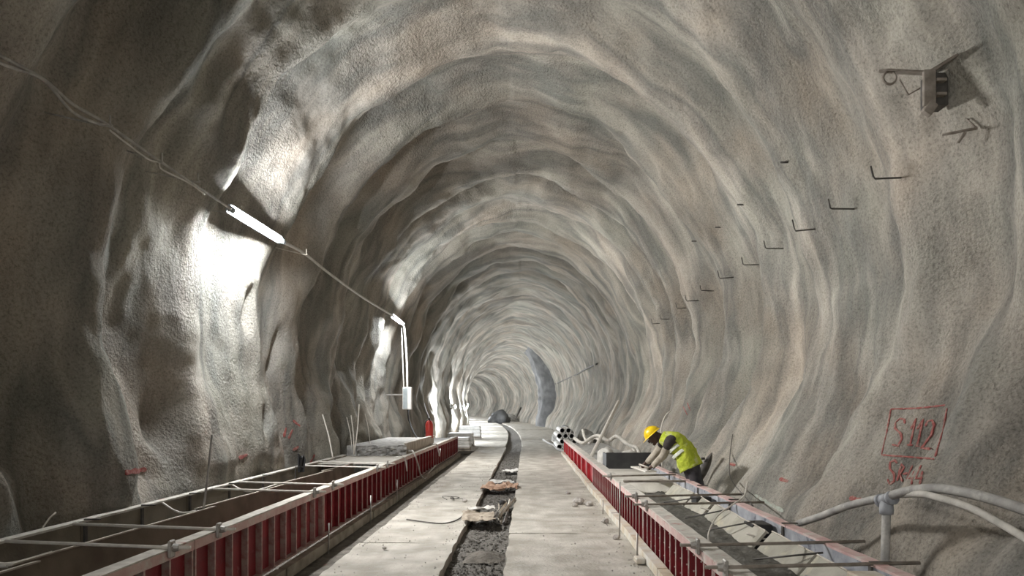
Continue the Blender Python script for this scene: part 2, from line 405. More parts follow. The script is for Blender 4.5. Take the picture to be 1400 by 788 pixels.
for k, (y0, y1, r) in enumerate([(31.05, 39, 1), (39.1, 47, 0), (47.1, 58, 1), (58.2, 72, 0), (72.3, 96, 1)]):
    slab(-4.3, -0.95, y0, y1, 20 + k, top=0.0 + 0.03 * r).build('concrete_slab', M['slab'], floor)
    slab(-0.2, 2.9, y0, y1, 30 + k, top=0.0 + 0.03 * (1 - r)).build('concrete_slab', M['slab'], floor)
slab(-4.3, 2.9, 97.0, 186.0, 55, top=0.12).build('concrete_slab', M['slab'], floor)

# gravel bed of the centre trench, one bed of uncountable stones
g = MB()
def gb(u, v):
    y = 3 + 93 * v ** 2.2; x = -0.93 + 0.72 * u
    return (x + float(bend(y)), y, -0.10 + 0.035 * n1(x * 3, y * 2.5, 3, 51) + 0.02 * n1(x * 11, y * 9, 3, 52))
g.grid(gb, 14, 260)
rs = random.Random(3)
def stone(m, c, r, rng):
    vs = []; 
    bm = [(0, 0, 1), (1, 0, .1), (0, 1, -.05), (-1, 0, .05), (0, -1, 0), (0, 0, -1)]
    a = rng.uniform(0, 6.28); ca, sa = math.cos(a), math.sin(a)
    for (x, y, z) in bm:
        q = rng.uniform(0.7, 1.25); x, y, z = x*q*r, y*q*r*rng.uniform(.6, 1), z*q*r*0.65
        vs.append((c[0] + x*ca - y*sa, c[1] + x*sa + y*ca, c[2] + z))
    m.add(vs, [(0, 1, 2), (0, 2, 3), (0, 3, 4), (0, 4, 1), (5, 2, 1), (5, 3, 2), (5, 4, 3), (5, 1, 4)])
for _ in range(2600):
    y = 5 + 24 * rs.random() ** 1.7; x = -0.9 + 0.66 * rs.random()
    stone(g, (x, y, -0.09 + 0.03 * n1(x*3, y*2.5, 3, 51)), rs.uniform(.008, .03), rs)
tag(g.build('gravel_bed', M['gravel']), 'dark gravel and rubble filling the trench between the slabs', 'gravel', kind='stuff')
# grit swept over the slabs
g = MB()
for _ in range(900):
    y = 5.5 + 16 * rs.random() ** 1.6
    x = rs.choice([rs.uniform(-2.05, -0.95), rs.uniform(-0.2, 1.2), -0.93 + rs.gauss(0, .1), 1.2 + rs.gauss(0, .06), -2.0 + rs.gauss(0, .06)])
    if -0.9 < x < -0.24: continue
    stone(g, (x, y, 0.008), rs.uniform(.005, .016), rs)
tag(g.build('loose_grit', M['stone']), 'small loose grit scattered over the pale slabs', 'grit', kind='stuff')
for i, (x, y, r, lab) in enumerate([(-0.50, 8.35, .11, 'dark mound of earth in the trench near the slab crack'),]):
    m = MB(); m.grid(lambda u, v: (x + (u - .5) * .5, y + (v - .5) * .6, -0.09 + 0.085 * max(0, math.cos((u-.5)*3.1) * math.cos((v-.5)*3.1)) + 0.02*n1(u*7, v*7, 1, 5)), 14, 14)
    tag(m.build('earth_mound', M['sub'], smooth=True), lab, 'earth')

# ------------------------------------------------------------------ red formwork along both kerbs
ORD = ['nearest', 'second', 'third', 'fourth', 'fifth', 'sixth', 'seventh', 'eighth', 'ninth']
def red_panel(xf, s, y0, y1, h, ribn, label, m_red, depth=0.09, holes=False, group=None, ribm=None, fw=.02):
    """xf: lane side of the ribs; s: +1 when the pour lies at larger x"""
    L = y1 - y0 - 0.012
    t = thing('formwork_panel', label, 'formwork', (xf, y0, 0), group)
    X = lambda a, b: (min(xf + s*a, xf + s*b), max(xf + s*a, xf + s*b))
    a, b = X(depth - .012, depth)
    MB().box((a, y0, 0.02), (b, y0 + L, h - .01)).build('face_sheet', m_red, t)
    a, b = X(0, depth + fw)
    m = MB(); n = 14                                                # cement-crusted top flange, slightly uneven
    vs = []
    for k in range(n + 1):
        y = y0 + L * k / n
        for (xx, zz) in ((a, h - .012), (b, h - .012), (b, h), (a, h)):
            vs.append((xx + .006*n1(y*3, xx*9, 2, 61), y, zz + (.006 * n1(y*4, xx*5, 1, 62) if zz == h else 0)))
    fs = [(0, 1, 2, 3)[::-1], tuple(n*4 + q for q in range(4))]
    for k in range(n):
        for q in range(4): fs.append((k*4+q, k*4+(q+1) % 4, (k+1)*4+(q+1) % 4, (k+1)*4+q))
    m.add(vs, fs); m.build('top_flange', M['rail'], t)
    a, b = X(-.004, .008); MB().box((a, y0, h - .085), (b, y0 + L, h - .013)).build('top_rail', M['railpink'], t)
    a, b = X(0, depth); MB().box((a, y0, 0.0), (b, y0 + L, 0.018)).build('bottom_flange', M['rib'], t)
    a, b = X(0.004, depth - .013); mesh = None
    for k in range(ribn):
        y = y0 + .02 + (L - .04) * k / (ribn - 1)
        if mesh is None:
            o = MB().box((a, y - .007, .019), (b, y + .007, h - .086)).box((a - .004 if s > 0 else b - .004, y - .011, .019), (a + .004 if s > 0 else b + .004, y + .011, h - .086)).build('rib', ribm or m_red, t)
            o.data.materials.append(M['rib'])
            for q in range(6, 12): o.data.polygons[q].material_index = 1
            mesh = o; yb = y
        else:
            o = mesh.copy(); COL.objects.link(o); o.parent = t; o.location = (0, y - yb, 0)
            o.matrix_parent_inverse = mesh.matrix_parent_inverse
    if holes:                                                      # pale bolt heads on the sheet
        a, b = X(.035, .059); mb = None
        for k in range(ribn):
            for zz in (.14, .28, .42):
                y = y0 + .02 + (L - .04) * k / (ribn - 1)
                if mb is None:
                    mb = MB().box((a + .006, y - .011, zz - .007), (b - .006, y - .006, zz + .007)).build('bolt_head', M['rod'], t); p0 = (y, zz)
                else:
                    o = mb.copy(); COL.objects.link(o); o.parent = t; o.location = (0, y - p0[0], zz - p0[1]); o.matrix_parent_inverse = mb.matrix_parent_inverse
    return t
LX, LH, RX, RH = -2.70, 0.645, 1.42, 0.56
LJ = [2.05, 5.65, 9.25, 12.9, 16.5, 20.2, 23.8, 27.3]
for k in range(7):
    far = k >= 4
    red_panel(LX, -1, LJ[k], LJ[k+1], LH, 11 if not far else 8, f'{ORD[k]} red ribbed formwork panel from the camera in the row by the lamp wall', M['red'], group='red formwork row by the lamp wall', ribm=M['rib'] if k < 2 else None, depth=.075, fw=.045)
ORD2 = ORD + ['tenth', 'farthest']
RJ = [2.1, 5.3, 8.5, 11.7, 14.9, 18.0, 20.9, 23.8, 26.6]
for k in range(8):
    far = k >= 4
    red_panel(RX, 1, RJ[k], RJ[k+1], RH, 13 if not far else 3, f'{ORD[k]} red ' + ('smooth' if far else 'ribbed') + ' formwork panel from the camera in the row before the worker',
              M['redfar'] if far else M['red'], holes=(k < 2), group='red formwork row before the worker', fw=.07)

# kicker timbers and stakes
def timber(name, x0, x1, y0, y1, z0, z1, label, mt, cat='timber', n=10, wob=.02, group=None):
    m = MB(); vs = []
    for k in range(n + 1):
        y = y0 + (y1 - y0) * k / n; o = wob * n1(y * .6, x0, z1, 71); oz = wob * .4 * n1(y * .8, x0, 9, 72)
        for (xx, zz) in ((x0, z0), (x1, z0), (x1, z1), (x0, z1)): vs.append((xx + o, y, zz + oz))
    fs = [(3, 2, 1, 0), tuple(n*4+q for q in range(4))]
    for k in range(n):
        for q in range(4): fs.append((k*4+q, k*4+(q+1) % 4, (k+1)*4+(q+1) % 4, (k+1)*4+q))
    m.add(vs, fs); return tag(m.build(name, mt), label, cat, group)
for k, (a, b) in enumerate([(3.0, 7.4), (7.45, 11.6), (11.65, 16.2), (16.25, 21.5), (21.55, 26.9)]):
    timber('kicker_timber', -2.66, -2.56, a, b, -0.13, 0.0, f'{ORD[k]} grey timber from the camera under the forms by the lamp wall', M['kick'], group='kicker timbers by the lamp wall')
for k, (a, b) in enumerate([(3.0, 6.9), (6.93, 10.6), (10.65, 15.0), (15.1, 20.2), (20.3, 26.2)]):
    timber('kicker_timber', 1.30, 1.405, a, b, 0.014, 0.115, f'{ORD[k]} pale timber from the camera under the forms before the worker', M['wood'], group='kicker timbers before the worker')
def rodthing(name, pts, r, mt, label, cat, group=None, n=6, curve=0):
    m = MB(); m.tube(catmull(pts, curve) if curve else pts, r, n); return tag(m.build(name, mt, smooth=True), label, cat, group)
for k, (x, y, z, lab) in enumerate([(1.235, 9.23, .74, 'tall steel pin standing against the pale kicker timber before the worker'), (1.24, 7.8, .30, 'short steel pin standing before the pale kicker timber near the wooden wedge'),
                                    (1.24, 11.3, .22, 'short stub pin beside the crumbled blocks at the pale timber'),
                                    (-2.54, 8.9, .24, 'steel pin nearest the camera at the foot of the formwork by the lamp wall'), (-2.54, 11.3, .3, 'middle steel pin at the foot of the formwork by the lamp wall'),
                                    (-2.54, 13.6, .32, 'farthest steel pin at the foot of the formwork by the lamp wall')]):
    b = -.17 if x < 0 else -.02
    rodthing('steel_pin', [(x, y, b), (x + .005, y + .01, z)], .011, M['steel'], lab, 'pin', 'steel pins at the formwork')
m = MB(); m.box((1.19, 7.55, .012), (1.29, 7.73, .075), .012); tag(m.build('wooden_wedge', M['wood']), 'small brown wooden wedge at the foot of the short pin', 'wedge')
rb = random.Random(11)
for k, (x, y, r, lab) in enumerate([(0.93, 12.4, .10, 'largest crumbled grey lump on the slab beside the pale timber'), (1.10, 12.2, .07, 'grey lump between the big lump and the pale timber'),
                                    (0.84, 12.1, .055, 'small flat lump in front of the crumbled grey lump'), (0.83, 13.9, .05, 'lone dark stone on the slab before the worker row'),
                                    (1.17, 10.35, .055, 'grey stone at the foot of the stub pin'), (1.17, 9.05, .05, 'grey stone at the foot of the tall pin'),
                                    (-1.13, 12.7, .05, 'small dark stone on the slab beside the trench card'), (-1.72, 8.4, .03, 'small stone beside the crack in the slab by the lamp wall')]):
    bm = bmesh.new(); bmesh.ops.create_icosphere(bm, subdivisions=2, radius=r)
    for v in bm.verts:
        v.co *= 1 + .45 * n1(v.co.x/r*1.1 + k*3, v.co.y/r*1.1, v.co.z/r*1.1, 81); v.co.z *= .7
    me = bpy.data.meshes.new('rubble_stone'); bm.to_mesh(me); bm.free(); me.materials.append(M['stone'])
    o = bpy.data.objects.new('rubble_stone', me); COL.objects.link(o); o.location = (x, y, r * .5 + .008); tag(o, lab, 'stone', 'loose stones on the slabs')

# wall-side edge forms
def edge_form(x, s, y0, y1, h, label, face, top, group, straps, z0=-.12):
    """x: pour side of the board; s: -1 when the wall lies at smaller x"""
    t = thing('edge_form', label, 'formwork', (x, y0, 0), group)
    a, b = sorted((x, x + s * .03)); MB().box((a, y0, z0), (b, y1 - .015, h - .02)).build('face_board', face, t)
    a, b = sorted((x - s * .004, x + s * .10)); m = MB(); vs = []; n = 10
    for k in range(n + 1):
        y = y0 + (y1 - .015 - y0) * k / n; o = .006 * n1(y * 2, x, 1, 91)
        for (xx, zz) in ((a, h - .02), (b, h - .02), (b, h), (a, h)): vs.append((xx + o, y, zz + o))
    fs = [(3, 2, 1, 0), tuple(n*4+q for q in range(4))]
    for k in range(n):
        for q in range(4): fs.append((k*4+q, k*4+(q+1) % 4, (k+1)*4+(q+1) % 4, (k+1)*4+q))
    m.add(vs, fs); m.build('top_flange', top, t)
    for y in straps:
        a, b = sorted((x - s * .018, x - s * .001)); MB().box((a, y - .02, z0), (b, y + .02, h - .021)).build('strap', M['darksteel'], t)
        MB().box((a, y - .012, h + .004), (a + .15, y + .012, h + .016)).build('strap_hook', M['darksteel'], t)
    return t
LE = -4.20
for k, (a, b) in enumerate([(3.0, 6.55), (6.55, 8.6), (8.6, 11.0), (11.0, 14.2), (14.2, 16.2)]):
    edge_form(LE, -1, a, b, .645, f'{ORD[k]} pale topped edge board from the camera against the lamp wall', M['ply'], M['rail'], 'edge boards against the lamp wall', [a + .05, (a + b) / 2])
RE = 2.46
for k, (a, b) in enumerate([(2.6, 4.9), (4.9, 6.6), (6.6, 8.35), (8.35, 9.9), (9.9, 11.9), (11.9, 13.7)]):
    edge_form(RE, 1, a, b, .60, f'{ORD[k]} pink topped blue grey edge form from the camera beside the painted wall', M['bluesteel'], M['railpink'], 'edge forms beside the painted wall', [a + .05])

# inner boards of the drain channel
def board(name, p0, p1, lean, h, th, label, face, edge, group, cat='board'):
    """a board standing on edge from p0 to p1 (bottom line); lean shifts its top sideways"""
    t = thing(name, label, cat, p0, group)
    P0, P1 = Vector(p0), Vector(p1); tp = Vector((lean, 0, h)); d = (P1 - P0).normalized(); nrm = d.cross(tp).normalized() * th
    m = MB(); n = 6; vs = []
    for k in range(n + 1):
        q = P0.lerp(P1, k / n)
        for w in (q, q + nrm, q + nrm + tp, q + tp): vs.append(w)
    fs = [(3, 2, 1, 0), tuple(n*4+q for q in range(4))]
    for k in range(n):
        for q in range(4): fs.append((k*4+q, k*4+(q+1) % 4, (k+1)*4+(q+1) % 4, (k+1)*4+q))
    m.add(vs, fs); m.build('board_face', face, t)
    m = MB(); e = tp.normalized() * .012; vs = []
    for k in range(n + 1):
        q = P0.lerp(P1, k / n) + tp; q = q + Vector((.006*n1(k*1.7, p0[1], 1, 4), 0, .006*n1(k*1.3, p0[1], 2, 4)))
        for w in (q - nrm*.4, q + nrm * 1.4, q + nrm * 1.4 + e, q - nrm*.4 + e): vs.append(w)
    m.add(vs, fs); m.build('top_edge', edge, t)
    return t
for k, (a, b) in enumerate([(3.0, 4.95), (4.85, 7.75), (7.6, 10.3), (10.1, 12.4), (12.3, 13.9)]):
    board('channel_board', (-3.52, a, -.05), (-3.40, b, -.05), -.10, .655, .03, f'{ORD[k]} brown plywood channel board from the camera between the lamp wall and red forms', M['ply'], M['plyedge'], 'plywood boards in the channel by the lamp wall')
RBY = [3.0, 4.3, 5.5, 6.55, 7.5, 8.45, 9.5, 10.7]
for k in range(7):
    board('channel_board', (2.12 - .03*(k % 2), RBY[k], .37), (2.09 + .02*(k % 3), RBY[k+1] - .07, .375), .16, .18, .025, f'{ORD[k]} pale tilted board from the camera between wet concrete and edge form', M['plypale'], M['plyedge'], 'pale tilted boards beside the wet concrete')

# wet concrete in the channel before the worker
m = MB(); m.grid(lambda u, v: (1.56 + .57 * u, 2.2 + 11.7 * v, .40 + .03 * n1(u*3, v*14, 1, 101) + .014 * n1(u*9, v*60, 1, 102) + .010 * n1(u*22, v*160, 1, 103) + .07 * max(0, v - .7)/.3), 26, 330)
tag(m.build('wet_concrete', M['wet'], smooth=True), 'dark wet concrete poured in the channel before the worker', 'concrete')
m = MB(); m.grid(lambda u, v: (1.545 + .91 * u, 10.75 + 3.2 * v + .25 * (1 - v) * n1(u*3, 1, 2, 105), .485 - .085 * max(0, 1 - v*7) + .02*v + .010 * n1(u*3, v*9, 2, 104)), 12, 30)
tag(m.build('fresh_screed', M['set'], smooth=True), 'lighter levelled concrete in front of the black bulkhead board', 'concrete')

# tie rods across the channels, with clamps on the red forms
def tie(x0, x1, y, z, sx, label, group, skew=0.0, mt=None, head=True):
    t = thing('tie_rod', label, 'tie rod', (x0, y, z), group)
    MB().tube([(x0 + (.16 * sx), y, z), (x0, y, z), (x1, y + skew, z + .02)], .014, 7).build('rod', mt or M['rod'], t, smooth=True)
    if head:
        a, b = sorted((x0 + .004*sx, x0 + .03*sx)); MB().box((a, y - .04, z - .075), (b, y + .04, z + .055), .008).build('clamp_plate', M['steel'], t)
        m = MB(); m.tube([(x0 + .032*sx, y, z), (x0 + .075*sx, y, z)], [.034, .026], 8); m.box((x0 + .035*sx - .008, y - .065, z - .012), (x0 + .035*sx + .008, y + .065, z + .012)); m.build('wing_nut', M['steel'], t)
    return t
for k, y in enumerate([5.25, 6.06, 8.8, 9.64, 12.5, 13.4]):
    tie(LX, -4.05, y, .655, 1, f'{ORD[k]} pale tie rod from the camera across the channel by the lamp wall', 'tie rods by the lamp wall', skew=.15)
for k, y in enumerate([4.9, 5.7, 8.14, 8.9, 11.6]):
    tie(RX, 2.80 if k != 4 else 2.5, y, .585, -1, f'{ORD[k]} dark tie rod from the camera across the wet concrete channel', 'tie rods over the wet concrete', skew=.05, mt=M['bracket'])
m = MB(); m.box((1.50, 10.72, .572), (2.50, 10.80, .60)); tag(m.build('steel_bar', M['bracket']), 'flat dusty bar laid across the channel close to the worker', 'bar')
# sagging strap wires and bent wires
rodthing('strap_wire', [(-4.19, 5.3, .60), (-3.95, 5.25, .52), (-3.62, 5.3, .60)], .022, M['rod'], 'thick sagging pale strap at the near end of the lamp wall channel', 'strap', n=6, curve=6)
rodthing('strap_wire', [(-4.19, 8.0, .62), (-3.9, 7.9, .52), (-3.6, 8.1, .60)], .012, M['rod'], 'thin sagging pale strap in the middle of the lamp wall channel', 'strap', n=6, curve=6)
rodthing('strap_wire', [(-4.19, 9.9, .62), (-3.9, 9.8, .54), (-3.6, 10.1, .62)], .012, M['rod'], 'thin sagging pale strap beyond the thin rod in the lamp wall channel', 'strap', n=6, curve=6)
rodthing('bent_wire', [(1.72, 6.55, .43), (1.73, 6.6, .53), (1.85, 6.75, .66), (2.05, 6.95, .74), (2.25, 7.2, .80), (2.32, 7.3, .93)], .008, M['rod'], 'pale bent wire rising out of the wet concrete', 'wire', curve=6)
rodthing('strap_wire', [(2.46, 6.7, .50), (2.3, 6.62, .46), (2.12, 6.7, .50)], .010, M['rod'], 'pale sagging strap on the edge form below the hose end', 'strap', curve=6)
rodthing('strap_wire', [(2.46, 5.0, .50), (2.25, 4.9, .44), (2.0, 5.0, .50)], .012, M['hose'], 'grey sagging strap on the edge form below the hose stand', 'strap', curve=6)
rodthing('strap_wire', [(2.46, 8.45, .50), (2.3, 8.4, .46), (2.12, 8.5, .50)], .009, M['rod'], 'pale sagging strap on the edge form below the worker', 'strap', curve=6)
for k, (a, b) in enumerate([((1.93, 6.0, .40), (2.30, 5.4, .585)), ((1.92, 7.4, .41), (2.26, 6.9, .585)), ((1.85, 8.1, .43), (2.25, 7.75, .585)), ((1.86, 9.4, .44), (2.2, 8.8, .585))]):
    rodthing('rebar', [a, b], .009, M['darksteel'], f'{ORD[k]} dark rebar from the camera lying slanted over the pale tilted boards', 'rebar', 'rebars over the tilted boards')
# blocks behind the boards
for k, (x, y, lab, mt) in enumerate([(2.30, 9.15, 'dark block wedged between tilted board and edge form below the worker', M['black']), (2.33, 7.0, 'dark block wedged between tilted board and edge form under the bent wire', M['black']),
                                     (2.28, 4.6, 'pale wooden offcut between tilted board and edge form near the hose stand', M['wood'])]):
    m = MB(); m.box((x - .1, y - .14, .30), (x + .1, y + .14, .56 + (.04 if mt is M['wood'] else 0)), .01); tag(m.build('spacer_block', mt), lab, 'block')

# ------------------------------------------------------------------ bench by the lamp wall
m = MB(); m.grid(lambda u, v: (-4.22 + 1.42 * u, 13.9 + 2.6 * v, .60 + .015 * n1(u*4, v*4, 1, 111)), 16, 22)
tag(m.build('bench_fill', M['set'], smooth=True), 'pale set concrete fill before the rough grey bench block', 'concrete')
t = thing('concrete_bench', 'raised concrete bench with a rough grey broken end behind the red forms', 'bench', (-3.3, 16.3, .55))
m = MB(); m.grid(lambda u, v: (-3.98 + 1.15 * u, 16.35 + .14 * n1(u*7, v*4, 1, 112) + .07*n1(u*19, v*9, 1, 113), .54 + (.30 + .05*n1(u*5, 3, 1, 114)) * v), 30, 10); m.build('broken_end', M['rawblock'], t)
m = MB(); m.box((-4.25, 16.42, .5), (-2.87, 21.3, .84)); m.build('bench_body', M['rawblock'], t)
m = MB(); m.box((-2.90, 16.5, .55), (-2.85, 21.35, .885)); m.build('edge_plank', M['greywood'], t)
m = MB(); m.box((-2.92, 16.45, .886), (-2.83, 21.4, .905)); m.build('plank_top', M['rail'], t)
m = MB(); m.box((-4.28, 21.4, -.1), (-2.84, 26.9, .60)); tag(m.build('backfill_bank', M['rawblock']), 'lower grey concrete bank behind the far red forms', 'bank')

# fire extinguisher on the bench
ex = px(587, 594, 20.9); ex.z = .842
t = thing('fire_extinguisher', 'red fire extinguisher standing on the bench by the lamp wall', 'extinguisher', ex)
ex = Vector((ex.x, ex.y, .842))
MB().tube([ex, ex + Vector((0, 0, .02)), ex + Vector((0, 0, .42)), ex + Vector((0, 0, .50)), ex + Vector((0, 0, .53))], [.10, .115, .115, .07, .03], 14).build('cylinder_body', M['extred'], t, smooth=True)
m = MB(); m.tube([ex + Vector((0, 0, .53)), ex + Vector((0, 0, .58))], .03, 8); m.box(ex + Vector((-.02, -.10, .58)), ex + Vector((.02, .03, .60))); m.build('valve_handle', M['black'], t)
MB().tube(catmull([ex + Vector((0, -.03, .56)), ex + Vector((-.1, -.08, .5)), ex + Vector((-.14, -.04, .3)), ex + Vector((-.13, 0, .12))], 6), .014, 6).build('hose', M['black'], t, smooth=True)

# ------------------------------------------------------------------ lamps and cables on the lamp wall
def tube_lamp(name, a, b, label, power, group, wallside=-1):
    a, b = Vector(a), Vector(b); c = (a + b) / 2; d = (b - a).normalized()
    t = thing(name, label, 'lamp', c, group)
    MB().tube([a, b], .032, 12).build('lamp_tube', M['lamp'], t, smooth=True)
    n = Vector((wallside, 0, .34)).normalized(); n = (n - d * n.dot(d)).normalized(); s = d.cross(n)
    nl, n = n, Vector((wallside, 0, .6)).normalized(); n = (n - d * n.dot(d)).normalized(); s = d.cross(n)
    m = MB(); A, B = a - d * .05, b + d * .05; w = .062
    vs = [];
    for q in (A, B):
        for (i, j) in ((-w, .040), (-w*.75, .07), (w*.75, .07), (w, .040)): vs.append(q + s * i + n * j)
    m.add(vs, [(0, 1, 5, 4), (1, 2, 6, 5), (2, 3, 7, 6), (3, 0, 4, 7), (3, 2, 1, 0), (4, 5, 6, 7)]); m.build('housing', M['housing'], t)
    for q in (a, b):
        sg = -1 if q is a else 1
        MB().tube([q - d * sg * .02, q + d * sg * .07], .042, 10).build('end_cap', M['housing'], t, smooth=True)
    for f in (.2, .8):
        q = a.lerp(b, f); MB().tube([q + n * .07, q + Vector((wallside * .55, 0, .12))], .008, 5).build('hanger', M['steel'], t)
    L = bpy.data.lights.new('lamp_light', 'AREA'); L.shape = 'RECTANGLE'; L.size = (b - a).length; L.size_y = .07; L.energy = power; L.color = (1.0, .97, .92)
    o = bpy.data.objects.new('lamp_light', L); COL.objects.link(o)
    n = nl; z = n; x = d; y = z.cross(x)
    o.parent = t; o.matrix_parent_inverse = Matrix.Translation(-c)
    o.matrix_basis = Matrix.Translation(c - n * .045) @ Matrix((x, y, z)).transposed().to_4x4()
    return t
CABX = -3.98
def cab(x, y, X=CABX): Y = F * X / (x - CX); return px(x, y, Y)
tube_lamp('tube_lamp', cab(318, 288, -4.06), cab(386, 330, -4.06), 'bright white tube lamp nearest the camera on the cable line', LAMP_W, 'tube lamps on the cable line')
tube_lamp('tube_lamp', cab(538, 433), cab(551, 443), 'second bright tube lamp above the grey junction box', LAMP_W, 'tube lamps on the cable line')
# lamps behind the camera on the same line
def line_pt(Y, z=None): return Vector((CABX, Y, EYE + 255/370*4.12 if z is None else z))
tube_lamp('tube_lamp', line_pt(-6.2), line_pt(-4.8), 'unseen tube lamp added on the cable line just behind the camera', LAMP_W * 1.0, 'tube lamps on the cable line')  # unseen lamp, added to light the near right wall and floor
tube_lamp('tube_lamp', line_pt(-14.0), line_pt(-12.6), 'tube lamp on the cable line behind the camera', LAMP_W * .9, 'tube lamps on the cable line')

def cable(pts, r, name, mt, parent=None, n=6, sub=6): return MB().tube(catmull(pts, sub), r, n).build(name, mt, parent, smooth=True)
t = thing('power_cable', 'grey power cable slung along the lamp wall between the lamps', 'cable', cab(150, 168))
cable([cab(-60, 42), cab(0, 76), cab(60, 109), cab(100, 143), cab(143, 168), cab(215, 218), cab(265, 252), cab(316, 286, -4.06)], .015, 'main_cable', M['hose'], t)
cable([cab(-60, 48), cab(0, 86), cab(57, 108), cab(98, 152), cab(128, 167), cab(143, 170)], .013, 'loop_cable', M['hose'], t)
cable([cab(150, 178), cab(200, 216), cab(217, 222), cab(222, 232), cab(258, 250), cab(280, 266)], .009, 'loop_cable', M['cable'], t)
cable([cab(388, 332, -4.06), cab(415, 346, -4.02), cab(450, 374), cab(490, 403), cab(520, 422), cab(537, 432)], .026, 'main_cable', M['cable'], t)
for k, (x, y) in enumerate([(143, 168), (215, 218), (265, 245), (415, 346)]):
    p = cab(x, y); h, n = wall_at(p.y, p.z + .1, -1)
    rodthing('cable_hanger', [h + Vector((-.02, 0, .0)), p + Vector((.02, 0, -.03)), p + Vector((.05, 0, .0)), p + Vector((.05, .0, .07))], .009, M['rod'] if x > 400 else M['hose'], f'{ORD[k]} bent cable hanger from the camera under the grey cable', 'hook', 'cable hangers on the lamp wall', curve=4)
# second lamp: drop cable, pole and junction box
bp = px(557, 545, 22.4)
t = thing('junction_box', 'pale grey junction box hanging below the second lamp', 'electrical box', bp)
MB().box(bp + Vector((-.14, -.10, -.36)), bp + Vector((.14, .10, .36)), .012).build('box_body', M['white'], t)
MB().box(bp + Vector((-.12, -.118, -.33)), bp + Vector((.02, -.101, .33)), .004).build('box_door', M['housing'], t)
MB().tube(catmull([cab(551, 444), px(553, 452, 22.5), px(556, 490, 22.5), bp + Vector((0, 0, .36))], 6), .03, 7).build('drop_cable', M['white'], t, smooth=True)
MB().tube(catmull([bp + Vector((.02, 0, -.36)), px(559, 575, 22.5), px(566, 592, 22.2), px(572, 600, 21.5)], 6), .028, 6).build('tail_cable', M['black'], t, smooth=True)
MB().tube([px(549, 448, 22.6), px(552, 530, 22.6), px(553, 540, 22.6)], .02, 6).build('conduit', M['hose'], t, smooth=True)
MB().box(bp + Vector((-.7, -.02, .1)), bp + Vector((-.14, .02, .14))).build('wall_bracket', M['steel'], t)

def bulb(Y, z, label, power, r=.11):
    h, n = wall_at(Y, z, -1); c = h + Vector((.32, 0, 0))
    t = thing('work_lamp', label, 'lamp', c, 'low work lamps down the tunnel')
    m = MB(); m.box(c + Vector((-.10, -.16, -.12)), c + Vector((-.06, .16, .12)), .01); m.box(c + Vector((-.33, -.02, -.02)), c + Vector((-.10, .02, .02))); m.build('housing', M['housing'], t)
    MB().box(c + Vector((-.058, -.14, -.10)), c + Vector((-.03, .14, .10))).build('lens', M['lampfar'], t)
    L = bpy.data.lights.new('lamp_light', 'POINT'); L.energy = power; L.shadow_soft_size = .09; L.color = (.90, .95, 1.0)
    o = bpy.data.objects.new('lamp_light', L); COL.objects.link(o); o.parent = t; o.location = (.12, 0, 0)
    return t
for k, (Y, z) in enumerate([(34.7, 1.62), (44.5, 1.86), (52, 1.8), (60, 1.9), (69, 1.9), (80, 2.2), (93, 2.4), (108, 2.6), (125, 2.8), (145, 3.0), (163, 3.0), (182, 3.0)]):
    bulb(Y, z, (ORD2 + ['hindmost'])[k] + ' low work lamp down the tunnel beyond the red forms', 760.0 if k < 4 else 1300.0)

# ------------------------------------------------------------------ fittings on the painted wall
HK = [(1232, 243), (1168, 286), (1115, 313), (1071, 340), (1038, 362), (1003, 379), (976, 398), (955, 411), (937, 421), (914, 437), (902, 442)]
for k, (x, y) in enumerate(HK):
    h, n = wall_hit(x, y); w = .26 if k < 8 else .2
    rodthing('cable_hook', [h + Vector((.04, 0, 0)), h + Vector((-w, .02, -.005 + .02*math.sin(k*2.3))), h + Vector((-w - .02, .02, .02)), h + Vector((-w - .04, .03, .13))], .010, M['darksteel'],
             f'{ORD2[k]} bent steel hook from the camera in the row along the painted wall', 'hook', 'bent hooks along the painted wall')
for k, (x, y) in enumerate([(1077, 222), (1016, 280), (985, 311), (952, 330)]):
    h, n = wall_hit(x, y)
    rodthing('steel_stub', [h + Vector((.04, 0, 0)), h + Vector((-.10, 0, 0))], .014, M['darksteel'], f'{ORD[k]} short dark stub from the camera in the upper row above the bent hooks', 'stub', 'stubs above the bent hooks')
# anchor bracket
h, n = wall_hit(1290, 112)
t = thing('anchor_bracket', 'brown steel bracket with a long flat arm high on the painted wall', 'bracket', h)
pw = 950 / h.y
c = h + Vector((-.16, 0, 0))
m = MB(); nA = 10; Aa = c + Vector((.02, 0, .08)); Lr = 72 / pw
vs = []
for i in range(nA + 1):
    f = i / nA; hw = .055 if f < .8 else .055 * math.sqrt(max(.02, 1 - ((f - .8) / .2) ** 2))
    q = Aa + Vector((-Lr * f, -.05 * f, .0))
    for (yy, zz) in ((-hw*1.3, -.008 + hw*.35), (hw*1.3, -.008 - hw*.35), (hw*1.3, .008 - hw*.35), (-hw*1.3, .008 + hw*.35)): vs.append(q + Vector((0, yy, -zz)))
fs = [(0, 1, 2, 3), tuple(nA*4+q for q in range(4))[::-1]]
for i in range(nA):
    for q in range(4): fs.append((i*4+q, (i+1)*4+q, (i+1)*4+(q+1) % 4, i*4+(q+1) % 4))
m.add(vs, fs); m.build('flat_arm', M['bracket'], t)
m = MB(); rr = .06; rc = Aa + Vector((-Lr * .80, -.06, -.07)); m.tube([rc + Vector((rr*math.cos(a/12*6.283), 0, rr*math.sin(a/12*6.283))) for a in range(13)], .012, 5); m.build('ring', M['bracket'], t)
MB().box(c + Vector((-.075, -.10, -.26)), c + Vector((.035, -.06, .07)), .006).build('front_plate', M['bracket'], t)
MB().box(c + Vector((.0, -.06, -.24)), c + Vector((.17, .10, .06)), .006).build('back_box', M['darksteel'], t)
